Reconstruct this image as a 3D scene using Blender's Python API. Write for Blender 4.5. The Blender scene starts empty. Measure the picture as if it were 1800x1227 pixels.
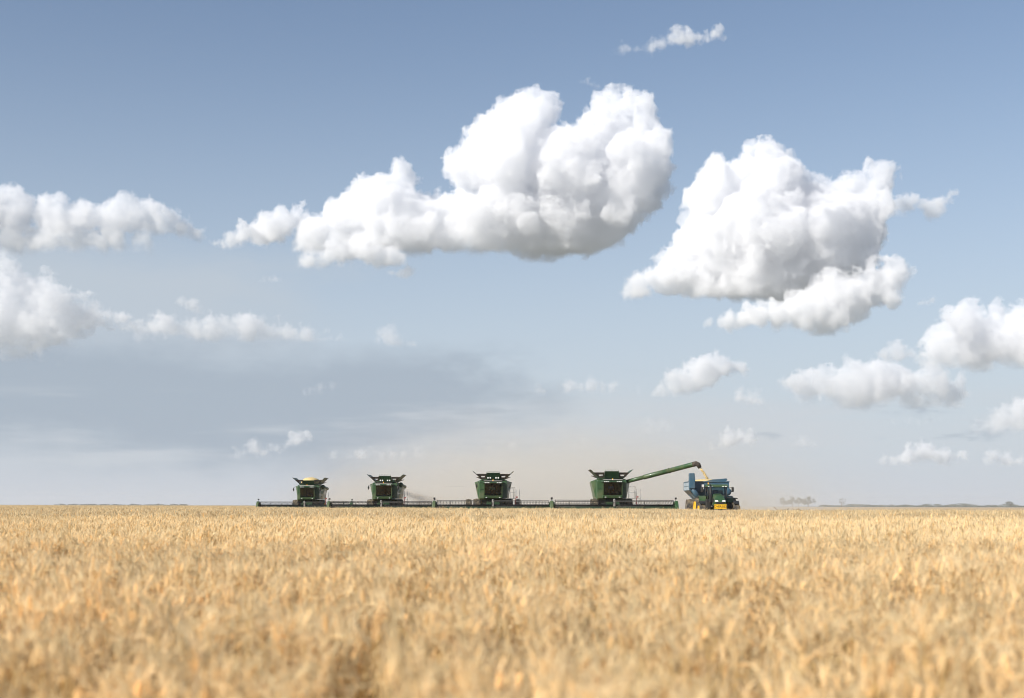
import bpy, bmesh, math, random, os
import numpy as np
from mathutils import Vector, Matrix, Euler

R = math.radians
sc = bpy.context.scene
col = sc.collection
random.seed(11)
RNG = np.random.default_rng(11)

# ------------------------------------------------------------------ camera
FPX = 2500.0            # focal length in photo pixels (50 mm lens on 36 mm, 1800 px wide)
RISE = 0.12             # the paddock climbs a little towards the machines
CAM_Z = 1.40            # eye about half a metre above the ears
HORIZON = 889.0
cam = bpy.data.cameras.new('camera')
cam_o = bpy.data.objects.new('camera', cam)
col.objects.link(cam_o)
cam_o.location = (0, 0, CAM_Z)
cam_o.rotation_euler = Euler((R(90), R(-0.12), 0), 'XYZ')
cam.lens = 50; cam.sensor_width = 36
cam.shift_y = (HORIZON - 613.5) / 1800
cam.clip_start = 0.05; cam.clip_end = 200000
cam.dof.use_dof = True
cam.dof.focus_distance = 138
cam.dof.aperture_fstop = 2.0
sc.camera = cam_o

# ------------------------------------------------------------------ sky and sun
SUN_AZ, SUN_EL = -126.0, 33.0        # degrees clockwise from the view direction, above the horizon
w = bpy.data.worlds.new('World'); sc.world = w; w.use_nodes = True
nt = w.node_tree; N = nt.nodes; L = nt.links.new
bg = N['Background']
sky = N.new('ShaderNodeTexSky'); sky.sky_type = 'NISHITA'; sky.sun_disc = False
sky.sun_elevation = R(SUN_EL); sky.sun_rotation = R(SUN_AZ)
sky.air_density = 1.0; sky.dust_density = 0.6; sky.ozone_density = 2.5


def wmath(op, a, b=None, c=None):
    n = N.new('ShaderNodeMath'); n.operation = op
    for k, v in enumerate((a, b, c)):
        if v is None: continue
        if isinstance(v, (int, float)): n.inputs[k].default_value = v
        else: L(v, n.inputs[k])
    return n.outputs[0]


def wstep(v, a, b):
    n = N.new('ShaderNodeMapRange'); n.interpolation_type = 'SMOOTHSTEP'
    L(v, n.inputs[0]); n.inputs[1].default_value = a; n.inputs[2].default_value = b
    return n.outputs[0]


def wmix(f, a, b):
    n = N.new('ShaderNodeMix'); n.data_type = 'RGBA'
    if isinstance(f, (int, float)): n.inputs[0].default_value = f
    else: L(f, n.inputs[0])
    for k, v in ((6, a), (7, b)):
        if isinstance(v, tuple): n.inputs[k].default_value = (*v, 1)
        else: L(v, n.inputs[k])
    return n.outputs[2]


tc = N.new('ShaderNodeTexCoord'); sp = N.new('ShaderNodeSeparateXYZ'); L(tc.outputs['Generated'], sp.inputs[0])
az = wmath('ARCTAN2', sp.outputs[0], sp.outputs[1])       # compass direction
el = wmath('ARCSINE', sp.outputs[2])                       # height above the horizon


def wnoise(sx, sy, scale, detail, off, rough=0.55):
    c = N.new('ShaderNodeCombineXYZ')
    L(wmath('MULTIPLY', az, sx), c.inputs[0]); L(wmath('MULTIPLY', el, sy), c.inputs[1]); c.inputs[2].default_value = off
    n = N.new('ShaderNodeTexNoise'); n.inputs['Scale'].default_value = scale
    n.inputs['Detail'].default_value = detail; n.inputs['Roughness'].default_value = rough
    L(c.outputs[0], n.inputs['Vector'])
    return n.outputs[0]


SKY = 0.08
hs = N.new('ShaderNodeHueSaturation'); hs.inputs['Saturation'].default_value = 0.9; hs.inputs['Hue'].default_value = 0.501
L(sky.outputs[0], hs.inputs['Color'])
base = hs.outputs[0]
K = 0.78 / SKY
def kc(r, g, b): return (r * K, g * K, b * K)
# pale air thickening towards the horizon
low = wmath('POWER', wmath('SUBTRACT', 1.0, wstep(el, -0.03, 0.42)), 1.5)
c1 = wmix(wmath('MULTIPLY', low, 0.95), base, kc(0.503, 0.551, 0.625))
# broad grey rain cloud on one side: a paler upper veil and a darker sheet under it, ragged at the edges
n1 = wnoise(3.0, 7.0, 1.7, 9, 3.1, 0.6)
n1b = wnoise(5.0, 12.0, 2.6, 8, 15.3, 0.6)
nn = wmath('SUBTRACT', wmath('ADD', wmath('MULTIPLY', n1, 0.65), wmath('MULTIPLY', n1b, 0.35)), 0.5)
def bank(a0, a1, e0, e1, e2, e3, wob):
    a = wmath('ADD', wmath('MULTIPLY', nn, wob), az); e = wmath('ADD', wmath('MULTIPLY', nn, wob * 0.22), el)
    return wmath('MULTIPLY', wmath('MULTIPLY', wstep(a, a1, a0), wstep(e, e0, e1)), wmath('SUBTRACT', 1.0, wstep(e, e2, e3)))
c2 = wmix(wmath('MULTIPLY', bank(-0.20, -0.06, 0.08, 0.12, 0.150, 0.190, 0.34), 0.9), c1, kc(0.455, 0.515, 0.582))
c2 = wmix(wmath('MULTIPLY', bank(-0.06, 0.05, 0.010, 0.05, 0.090, 0.128, 0.5), 0.8), c2, kc(0.33, 0.39, 0.465))
# pale streaks under it, some small darker scud
n2 = wnoise(4.0, 34.0, 1.1, 8, 8.7, 0.6)
strk = wmath('MULTIPLY', wmath('MULTIPLY', wstep(n2, 0.44, 0.64), wstep(el, 0.012, 0.035)),
             wmath('SUBTRACT', 1.0, wstep(el, 0.06, 0.085)))
c3 = wmix(wmath('MULTIPLY', strk, 0.75), c2, kc(0.53, 0.57, 0.615))
n3 = wnoise(9.0, 40.0, 1.3, 9, 21.4, 0.62)
scud = wmath('MULTIPLY', wmath('MULTIPLY', wstep(n3, 0.60, 0.70), wstep(el, 0.03, 0.045)),
             wmath('SUBTRACT', 1.0, wstep(el, 0.085, 0.115)))
c3 = wmix(wmath('MULTIPLY', scud, 0.65), c3, kc(0.36, 0.42, 0.49))
L(c3, bg.inputs[0]); bg.inputs[1].default_value = SKY

sun = bpy.data.lights.new('sun', 'SUN'); sun_o = bpy.data.objects.new('sun', sun); col.objects.link(sun_o)
sun.energy = 4.4; sun.angle = R(0.53); sun.color = (1.0, 0.945, 0.865)
dv = Vector((math.sin(R(SUN_AZ)) * math.cos(R(SUN_EL)), math.cos(R(SUN_AZ)) * math.cos(R(SUN_EL)), math.sin(R(SUN_EL))))
sun_o.rotation_euler = dv.to_track_quat('Z', 'Y').to_euler()
sc.view_settings.view_transform = 'Standard'; sc.view_settings.look = 'None'
sc.view_settings.exposure = 0.55; sc.view_settings.gamma = 1.0
cy = sc.cycles
cy.use_denoising = True
cy.max_bounces = 18; cy.volume_bounces = 16; cy.transparent_max_bounces = 16
cy.diffuse_bounces = 4; cy.glossy_bounces = 3; cy.transmission_bounces = 4
cy.sample_clamp_indirect = 8
cy.pixel_filter_type = 'BLACKMAN_HARRIS'; cy.filter_width = 1.1
cy.use_adaptive_sampling = True; cy.adaptive_threshold = 0.02


# ------------------------------------------------------------------ helpers
def tag(o, label=None, cat=None, group=None, kind=None):
    if label: o['label'] = label
    if cat: o['category'] = cat
    if group: o['group'] = group
    if kind: o['kind'] = kind
    return o


def empty(name, loc, rz=0.0):
    o = bpy.data.objects.new(name, None); col.objects.link(o)
    o.location = loc; o.rotation_euler.z = rz; o.empty_display_size = 0.2
    return o


_mats = {}
def mat(name, color, rough=0.5, metal=0.0, noise=0.0, nscale=3.0, dirt=None, dirt_amt=0.0, coat=0.0, spec=0.5):
    """Procedural paint / rubber / metal: base colour with fine variation and dust settled in patches."""
    if name in _mats: return _mats[name]
    m = bpy.data.materials.new(name); m.use_nodes = True
    n = m.node_tree.nodes; l = m.node_tree.links.new
    b = n['Principled BSDF']
    b.inputs['Roughness'].default_value = rough; b.inputs['Metallic'].default_value = metal
    b.inputs['Coat Weight'].default_value = coat; b.inputs['Specular IOR Level'].default_value = spec
    t = n.new('ShaderNodeTexCoord')
    nz = n.new('ShaderNodeTexNoise'); nz.inputs['Scale'].default_value = nscale; nz.inputs['Detail'].default_value = 6
    l(t.outputs['Object'], nz.inputs['Vector'])
    mx = n.new('ShaderNodeMix'); mx.data_type = 'RGBA'
    mx.inputs[6].default_value = (*[c * (1 - noise) for c in color], 1)
    mx.inputs[7].default_value = (*[min(1, c * (1 + noise)) for c in color], 1)
    l(nz.outputs[0], mx.inputs[0])
    out = mx.outputs[2]
    if dirt:
        n2 = n.new('ShaderNodeTexNoise'); n2.inputs['Scale'].default_value = nscale * 0.6; n2.inputs['Detail'].default_value = 8
        l(t.outputs['Object'], n2.inputs['Vector'])
        mr = n.new('ShaderNodeMapRange'); mr.inputs[1].default_value = 0.42; mr.inputs[2].default_value = 0.72; mr.inputs[4].default_value = dirt_amt
        l(n2.outputs[0], mr.inputs[0])
        m2 = n.new('ShaderNodeMix'); m2.data_type = 'RGBA'; m2.inputs[7].default_value = (*dirt, 1)
        l(mr.outputs[0], m2.inputs[0]); l(out, m2.inputs[6]); out = m2.outputs[2]
    l(out, b.inputs['Base Color'])
    _mats[name] = m
    return m


def glass_mat():
    """Tinted cab glass: sees into the cab, mirrors the sky a little."""
    if 'cab_glass' in _mats: return _mats['cab_glass']
    m = bpy.data.materials.new('cab_glass'); m.use_nodes = True
    n = m.node_tree.nodes; l = m.node_tree.links.new; n.clear()
    o = n.new('ShaderNodeOutputMaterial'); mx = n.new('ShaderNodeMixShader')
    tr = n.new('ShaderNodeBsdfTransparent'); tr.inputs[0].default_value = (0.62, 0.68, 0.64, 1)
    gl = n.new('ShaderNodeBsdfGlossy'); gl.inputs['Roughness'].default_value = 0.05
    fr = n.new('ShaderNodeFresnel'); fr.inputs[0].default_value = 1.5
    l(fr.outputs[0], mx.inputs[0]); l(tr.outputs[0], mx.inputs[1]); l(gl.outputs[0], mx.inputs[2]); l(mx.outputs[0], o.inputs[0])
    _mats['cab_glass'] = m
    return m


DUSTC = (0.42, 0.33, 0.2)
def M(k):
    return {
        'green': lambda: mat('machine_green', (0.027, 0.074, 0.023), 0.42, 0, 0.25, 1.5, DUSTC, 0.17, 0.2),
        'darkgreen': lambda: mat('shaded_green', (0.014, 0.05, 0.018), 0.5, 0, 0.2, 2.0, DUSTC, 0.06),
        'headgreen': lambda: mat('header_green', (0.014, 0.06, 0.03), 0.5, 0, 0.2, 1.5, DUSTC, 0.06),
        'black': lambda: mat('black_plastic', (0.012, 0.013, 0.013), 0.6, 0, 0.3, 3.0, DUSTC, 0.05),
        'canvas': lambda: mat('tank_canvas', (0.03, 0.022, 0.018), 0.85, 0, 0.3, 3.0, DUSTC, 0.15),
        'rubber': lambda: mat('tyre_rubber', (0.028, 0.027, 0.025), 0.8, 0, 0.3, 4.0, DUSTC, 0.55),
        'yellow': lambda: mat('wheel_yellow', (0.80, 0.44, 0.02), 0.4, 0, 0.1, 2.0, DUSTC, 0.25, 0.2),
        'steel': lambda: mat('bare_steel', (0.45, 0.44, 0.42), 0.4, 0.8, 0.2, 5.0, DUSTC, 0.3),
        'grey': lambda: mat('grey_metal', (0.25, 0.25, 0.24), 0.5, 0.2, 0.2, 4.0, DUSTC, 0.3),
        'white': lambda: mat('white_trim', (0.75, 0.74, 0.70), 0.45, 0, 0.06, 3.0, DUSTC, 0.2),
        'lens': lambda: mat('lamp_lens', (0.86, 0.86, 0.82), 0.12, 0.2, 0.04, 6.0),
        'amber': lambda: mat('amber_lens', (0.85, 0.42, 0.03), 0.2, 0, 0.05, 6.0),
        'red': lambda: mat('red_reflector', (0.22, 0.02, 0.018), 0.4, 0, 0.1, 5.0, DUSTC, 0.2),
        'blue': lambda: mat('cart_blue', (0.030, 0.085, 0.13), 0.5, 0, 0.2, 1.2, DUSTC, 0.2, 0.2),
        'sunlitblue': lambda: mat('cart_sunlit_blue', (0.58, 0.67, 0.72), 0.4, 0, 0.08, 1.5, DUSTC, 0.2, 0.2),  # cart blue lightened in the colour to stand for sunlight
        'sign': lambda: mat('sign_yellow', (0.86, 0.50, 0.01), 0.45, 0, 0.04, 2.0),
        'ink': lambda: mat('sign_ink', (0.02, 0.018, 0.015), 0.6, 0, 0.1, 2.0),
        'seat': lambda: mat('seat_cloth', (0.03, 0.03, 0.032), 0.9, 0, 0.2, 8.0),
        'skin': lambda: mat('skin', (0.50, 0.29, 0.2), 0.55, 0, 0.08, 8.0),
        'shirt_pale': lambda: mat('pale_shirt', (0.62, 0.62, 0.5), 0.9, 0, 0.08, 10.0),
        'shirt_blue': lambda: mat('blue_shirt', (0.14, 0.25, 0.5), 0.9, 0, 0.1, 10.0),
        'jeans': lambda: mat('trousers', (0.05, 0.055, 0.08), 0.9, 0, 0.1, 10.0),
        'hair': lambda: mat('brown_hair', (0.05, 0.03, 0.02), 0.8, 0, 0.2, 20.0),
        'glass': glass_mat,
    }[k]()


class MB:
    """Collects primitives into one bmesh, built as ONE mesh object."""
    def __init__(s): s.bm = bmesh.new()

    def box(s, x0, x1, y0, y1, z0, z1, bev=0.0, rot=None, pivot=None):
        r = bmesh.ops.create_cube(s.bm, size=1.0)
        vs = r['verts']
        bmesh.ops.scale(s.bm, vec=(x1 - x0, y1 - y0, z1 - z0), verts=vs)
        bmesh.ops.translate(s.bm, vec=((x0 + x1) / 2, (y0 + y1) / 2, (z0 + z1) / 2), verts=vs)
        if rot is not None:
            p = Vector(pivot) if pivot else Vector(((x0 + x1) / 2, (y0 + y1) / 2, (z0 + z1) / 2))
            bmesh.ops.rotate(s.bm, cent=p, matrix=Euler(rot).to_matrix(), verts=vs)
        if bev > 0:
            es = list({e for v in vs for e in v.link_edges})
            bmesh.ops.bevel(s.bm, geom=es, offset=bev, segments=2, affect='EDGES', profile=0.5)
        return s

    def prism(s, pts, axis, a, b, bev=0.0):
        """closed outline PTS (2-D) extruded along AXIS from a to b"""
        def mk(p, t):
            return {'x': (t, p[0], p[1]), 'y': (p[0], t, p[1]), 'z': (p[0], p[1], t)}[axis]
        v0 = [s.bm.verts.new(mk(p, a)) for p in pts]; v1 = [s.bm.verts.new(mk(p, b)) for p in pts]
        fs = [s.bm.faces.new(v0), s.bm.faces.new(list(reversed(v1)))]
        n = len(pts)
        for i in range(n):
            fs.append(s.bm.faces.new((v0[i], v1[i], v1[(i + 1) % n], v0[(i + 1) % n])))
        bmesh.ops.recalc_face_normals(s.bm, faces=fs)
        if bev > 0:
            es = list({e for f in fs for e in f.edges})
            bmesh.ops.bevel(s.bm, geom=es, offset=bev, segments=2, affect='EDGES', profile=0.5)
        return s

    def hull(s, pts, bev=0.0):
        vs = [s.bm.verts.new(p) for p in pts]
        r = bmesh.ops.convex_hull(s.bm, input=vs)
        fs = [g for g in r['geom'] if isinstance(g, bmesh.types.BMFace)]
        bmesh.ops.dissolve_limit(s.bm, angle_limit=R(1), verts=list({v for f in fs for v in f.verts}), edges=list({e for f in fs for e in f.edges}))
        return s

    def plate(s, quad, th):
        """a quad of corner points given thickness TH along its normal"""
        q = [Vector(p) for p in quad]
        nrm = (q[1] - q[0]).cross(q[2] - q[0]).normalized() * th / 2
        v0 = [s.bm.verts.new(p - nrm) for p in q]; v1 = [s.bm.verts.new(p + nrm) for p in q]
        fs = [s.bm.faces.new(v0), s.bm.faces.new(list(reversed(v1)))]
        k = len(q)
        for i in range(k): fs.append(s.bm.faces.new((v0[i], v1[i], v1[(i + 1) % k], v0[(i + 1) % k])))
        bmesh.ops.recalc_face_normals(s.bm, faces=fs)
        return s

    def tube(s, pts, r, n=8, r2=None):
        pts = [Vector(p) for p in pts]
        rings = []
        for i, p in enumerate(pts):
            d = (pts[min(i + 1, len(pts) - 1)] - pts[max(i - 1, 0)]).normalized()
            up = Vector((0, 0, 1)) if abs(d.z) < 0.9 else Vector((1, 0, 0))
            a = d.cross(up).normalized(); b = d.cross(a)
            t = i / max(1, len(pts) - 1)
            if isinstance(r, (list, tuple)): rr = r[i]
            else: rr = r if r2 is None else r + (r2 - r) * t
            rings.append([s.bm.verts.new(p + a * rr * math.cos(2 * math.pi * k / n) + b * rr * math.sin(2 * math.pi * k / n)) for k in range(n)])
        fs = []
        for i in range(len(rings) - 1):
            for k in range(n):
                fs.append(s.bm.faces.new((rings[i][k], rings[i][(k + 1) % n], rings[i + 1][(k + 1) % n], rings[i + 1][k])))
        fs.append(s.bm.faces.new(list(reversed(rings[0])))); fs.append(s.bm.faces.new(rings[-1]))
        for f in fs[:-2]: f.smooth = True
        bmesh.ops.recalc_face_normals(s.bm, faces=fs)
        return s

    def lathe_x(s, prof, c, n=28):
        """profile [(radius, x)] turned about an axis along x through C=(x,y,z)"""
        rings = []
        for (rr, xx) in prof:
            rings.append([s.bm.verts.new((c[0] + xx, c[1] + rr * math.cos(2 * math.pi * k / n), c[2] + rr * math.sin(2 * math.pi * k / n))) for k in range(n)])
        fs = []
        for i in range(len(rings) - 1):
            for k in range(n):
                fs.append(s.bm.faces.new((rings[i][k], rings[i][(k + 1) % n], rings[i + 1][(k + 1) % n], rings[i + 1][k])))
        if prof[0][0] > 1e-4: fs.append(s.bm.faces.new(list(reversed(rings[0]))))
        if prof[-1][0] > 1e-4: fs.append(s.bm.faces.new(rings[-1]))
        bmesh.ops.recalc_face_normals(s.bm, faces=fs)
        return s

    def ellipsoid(s, c, r, sub=2):
        q = bmesh.ops.create_icosphere(s.bm, subdivisions=sub, radius=1.0)
        bmesh.ops.scale(s.bm, vec=r, verts=q['verts']); bmesh.ops.translate(s.bm, vec=c, verts=q['verts'])
        for v in q['verts']:
            for f in v.link_faces: f.smooth = True
        return s

    def build(s, name, material, parent=None):
        me = bpy.data.meshes.new(name); s.bm.to_mesh(me); s.bm.free()
        me.materials.append(material)
        o = bpy.data.objects.new(name, me); col.objects.link(o)
        if parent is not None: o.parent = parent
        return o


def copy_tree(o, parent=None):
    c = o.copy(); col.objects.link(c)
    if parent is not None:
        c.parent = parent; c.matrix_parent_inverse = o.matrix_parent_inverse
    for ch in list(o.children): copy_tree(ch, c)
    return c


def mesh_np(name, verts, faces, material, attrs=None):
    me = bpy.data.meshes.new(name); me.from_pydata(verts, [], faces)
    if attrs is not None:
        a = me.color_attributes.new('tint', 'FLOAT_COLOR', 'POINT')
        a.data.foreach_set('color', np.asarray(attrs, np.float32).ravel())
    me.materials.append(material)
    return me


# ------------------------------------------------------------------ volumes (clouds, dust)
LN = 64
LAT = RNG.random((LN, LN, LN)).astype(np.float32)
def vnoise(p):
    i = np.floor(p).astype(np.int32); f = (p - i).astype(np.float32); f = f * f * f * (f * (f * 6 - 15) + 10)
    i &= LN - 1; j = (i + 1) & (LN - 1)
    x0, y0, z0 = i.T; x1, y1, z1 = j.T; fx, fy, fz = f.T
    def q(a, b, t): return a + (b - a) * t
    return q(q(q(LAT[x0, y0, z0], LAT[x1, y0, z0], fx), q(LAT[x0, y1, z0], LAT[x1, y1, z0], fx), fy),
             q(q(LAT[x0, y0, z1], LAT[x1, y0, z1], fx), q(LAT[x0, y1, z1], LAT[x1, y1, z1], fx), fy), fz)


def volume_object(name, G, lo, vox, sigma, color, aniso):
    """a Volume object whose density grid is G (numpy) from corner LO with cell size VOX (per axis)"""
    n = G.shape; lo = np.asarray(lo, float); vox = np.broadcast_to(np.asarray(vox, float), 3)
    hi = lo + (np.array(n) - 1) * vox
    me = bpy.data.meshes.new(name + '_grid'); me.vertices.add(G.size)
    at = me.attributes.new('d', 'FLOAT', 'POINT'); at.data.foreach_set('value', np.ascontiguousarray(G.transpose(2, 1, 0)).ravel())
    src = bpy.data.objects.new(name + '_grid', me)          # holds the numbers only; never linked to the scene
    g = bpy.data.node_groups.new(name, 'GeometryNodeTree'); g.interface.new_socket('Geometry', in_out='OUTPUT', socket_type='NodeSocketGeometry')
    nd = g.nodes; l = g.links.new
    out = nd.new('NodeGroupOutput'); oi = nd.new('GeometryNodeObjectInfo'); oi.inputs[0].default_value = src
    vc = nd.new('GeometryNodeVolumeCube'); vc.inputs['Min'].default_value = lo; vc.inputs['Max'].default_value = hi
    for k, a_ in enumerate('XYZ'): vc.inputs['Resolution ' + a_].default_value = int(n[k])
    si = nd.new('GeometryNodeSampleIndex'); si.data_type = 'FLOAT'; si.domain = 'POINT'
    na = nd.new('GeometryNodeInputNamedAttribute'); na.data_type = 'FLOAT'; na.inputs[0].default_value = 'd'
    l(oi.outputs['Geometry'], si.inputs['Geometry']); l(na.outputs[0], si.inputs['Value'])
    po = nd.new('GeometryNodeInputPosition')
    def vm(op, a, b):
        q = nd.new('ShaderNodeVectorMath'); q.operation = op; l(a, q.inputs[0])
        if b is not None: q.inputs[1].default_value = b
        return q
    q = vm('SUBTRACT', po.outputs[0], lo); q = vm('DIVIDE', q.outputs[0], vox); q = vm('ADD', q.outputs[0], (.5, .5, .5))
    q = vm('FLOOR', q.outputs[0], None); q = vm('DOT_PRODUCT', q.outputs[0], (1, int(n[0]), int(n[0] * n[1])))
    l(q.outputs['Value'], si.inputs['Index']); l(si.outputs[0], vc.inputs['Density'])
    m = bpy.data.materials.new(name); m.use_nodes = True; m.node_tree.nodes.clear()
    mo = m.node_tree.nodes.new('ShaderNodeOutputMaterial'); vs = m.node_tree.nodes.new('ShaderNodeVolumePrincipled'); vs.inputs['Density Attribute'].default_value = ''
    vs.inputs['Color'].default_value = (*color, 1); vs.inputs['Anisotropy'].default_value = aniso
    aa = m.node_tree.nodes.new('ShaderNodeAttribute'); aa.attribute_name = 'density'
    mu = m.node_tree.nodes.new('ShaderNodeMath'); mu.operation = 'MULTIPLY'; mu.inputs[1].default_value = sigma
    ml = m.node_tree.links.new
    ml(aa.outputs['Fac'], mu.inputs[0]); ml(mu.outputs[0], vs.inputs['Density']); ml(vs.outputs[0], mo.inputs['Volume'])
    sm = nd.new('GeometryNodeSetMaterial'); sm.inputs['Material'].default_value = m
    l(vc.outputs[0], sm.inputs[0]); l(sm.outputs[0], out.inputs[0])
    vol = bpy.data.volumes.new(name); vol.materials.append(m)
    vo = bpy.data.objects.new(name, vol); col.objects.link(vo)
    md = vo.modifiers.new('density', 'NODES'); md.node_group = g
    return vo


def make_cloud(blobs, base, dist, label, vox=2.1, seed=1, sigma=.24, soft=1.0, rough=.8, lumps=(16, 8, 4), thick=.8, wispy=0.0):
    """Cumulus: balls (x, y, r) heaped with smaller balls, worn by noise and cut flat at the base; local unit = dist/FPX metres."""
    r_ = np.random.default_rng(seed)
    B = []
    full = list(blobs)
    for (p, q) in zip(blobs, blobs[1:]):                     # fill between neighbours
        if math.dist(p[:2], q[:2]) < 1.7 * (p[2] + q[2]): full.append(((p[0] + q[0]) / 2, (p[1] + q[1]) / 2 + 2, .42 * (p[2] + q[2])))
    for (x, y, r) in full:
        z = r_.normal(0, .3 * r)
        B.append((x, z, HORIZON - y, r))
        if thick > 0:
            B.append((x + r_.normal(0, .25 * r), z - .7 * r * thick, HORIZON - y - .22 * r, r * .75))
            B.append((x + r_.normal(0, .25 * r), z + .7 * r * thick, HORIZON - y - .18 * r, r * .8))
    lev = list(B)
    for n in lumps:
        nxt = []
        for (x, y, z, r) in lev:
            if r < 5: continue
            for k in range(n):
                d = r_.normal(size=3); d[2] += .4; d /= np.linalg.norm(d)
                rr = r * r_.uniform(.26, .5); q = r - rr * .38
                nxt.append((x + d[0] * q, y + d[1] * q, z + d[2] * q, rr))
        B += nxt; lev = nxt
    B = np.array(B); bz = HORIZON - base
    lo = np.array([(B[:, 0] - B[:, 3]).min(), (B[:, 1] - B[:, 3]).min(), max((B[:, 2] - B[:, 3]).min(), bz - 14)]) - 6
    hi = np.array([(B[:, 0] + B[:, 3]).max(), (B[:, 1] + B[:, 3]).max(), (B[:, 2] + B[:, 3]).max()]) + 8
    n = np.ceil((hi - lo) / vox).astype(int) + 1
    ax = [(lo[k] + np.arange(n[k]) * vox).astype(np.float32) for k in range(3)]
    F = np.full(n, -30, np.float32)
    for (x, y, z, r) in B:
        a = [max(0, int((c - r - 7 - lo[k]) / vox)) for k, c in enumerate((x, y, z))]
        b = [int((c + r + 7 - lo[k]) / vox) + 2 for k, c in enumerate((x, y, z))]
        if min(b) <= 0: continue
        X = ax[0][a[0]:b[0], None, None] - x; Y = ax[1][None, a[1]:b[1], None] - y; Z = ax[2][None, None, a[2]:b[2]] - z
        v = F[a[0]:b[0], a[1]:b[1], a[2]:b[2]]
        if v.size: np.maximum(v, r - np.sqrt(X * X + Y * Y + Z * Z), out=v)
    idx = np.argwhere(F > -22)
    P = lo + idx * vox
    kf = float(np.clip(np.median([b_[2] for b_ in blobs]) / 36, .3, 1))
    W = np.zeros((len(P), 3), np.float32)
    for (ws_, wa_) in ((52 * kf, 17 * kf), (22 * kf, 6 * kf)):
        for a_ in range(3): W[:, a_] += (vnoise(P / ws_ + 17.3 * a_ + seed * 1.7) * 2 - 1) * wa_
    q_ = np.clip((idx + W / vox).round().astype(int), 0, n - 1)
    f = F[tuple(q_.T)]
    nz = np.zeros(len(P), np.float32)
    for o, (s, a_) in enumerate([(32 * kf, 6 * kf), (15 * kf, 5.4 * kf), (max(8 * kf, 6.5), 3.6 * kf)]):
        nz += a_ * rough * (np.abs(vnoise(P / s + o * 7.3 + seed) * 2 - 1) * -2 + .75)
    hh = P[:, 2] - bz
    big = vnoise(P / 60 + 3.1 + seed) * 2 - 1
    f = np.minimum(f + nz - 2 * kf, hh + 3.5 * kf * big + nz * .5)
    if wispy > 0:
        f -= wispy * (vnoise(P / (np.array([26, 26, 14]) * max(kf, .5)) + 9.7) + .6 * vnoise(P / 9 + 1.3) - .62) * 14 * kf
    wd = (3 + 13 * np.clip(1 - hh / 50, 0, 1)) * soft * max(kf, .45) * (.55 + 1.3 * vnoise(P / 38 + 5.5 + seed) ** 2 + .25 * np.clip(vnoise(P / 90 + 8.8) * 3 - 1, 0, 1))
    d = np.clip(f / wd, 0, 1); d = d * d * (3 - 2 * d) * (.4 + .6 * np.exp(-np.clip(f, 0, 99) / 13))      # thick skin, thinner heart
    G = np.zeros(n, np.float32); G[tuple(idx.T)] = d
    s = dist / FPX
    o = volume_object('cloud', G, lo, vox, sigma / s, (0.958, 0.962, 0.972), .0)
    o.scale = (s, s, s); o.location = (-900 * s, dist, CAM_Z)
    tag(o, label, 'cloud', kind='structure')
    return o


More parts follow.
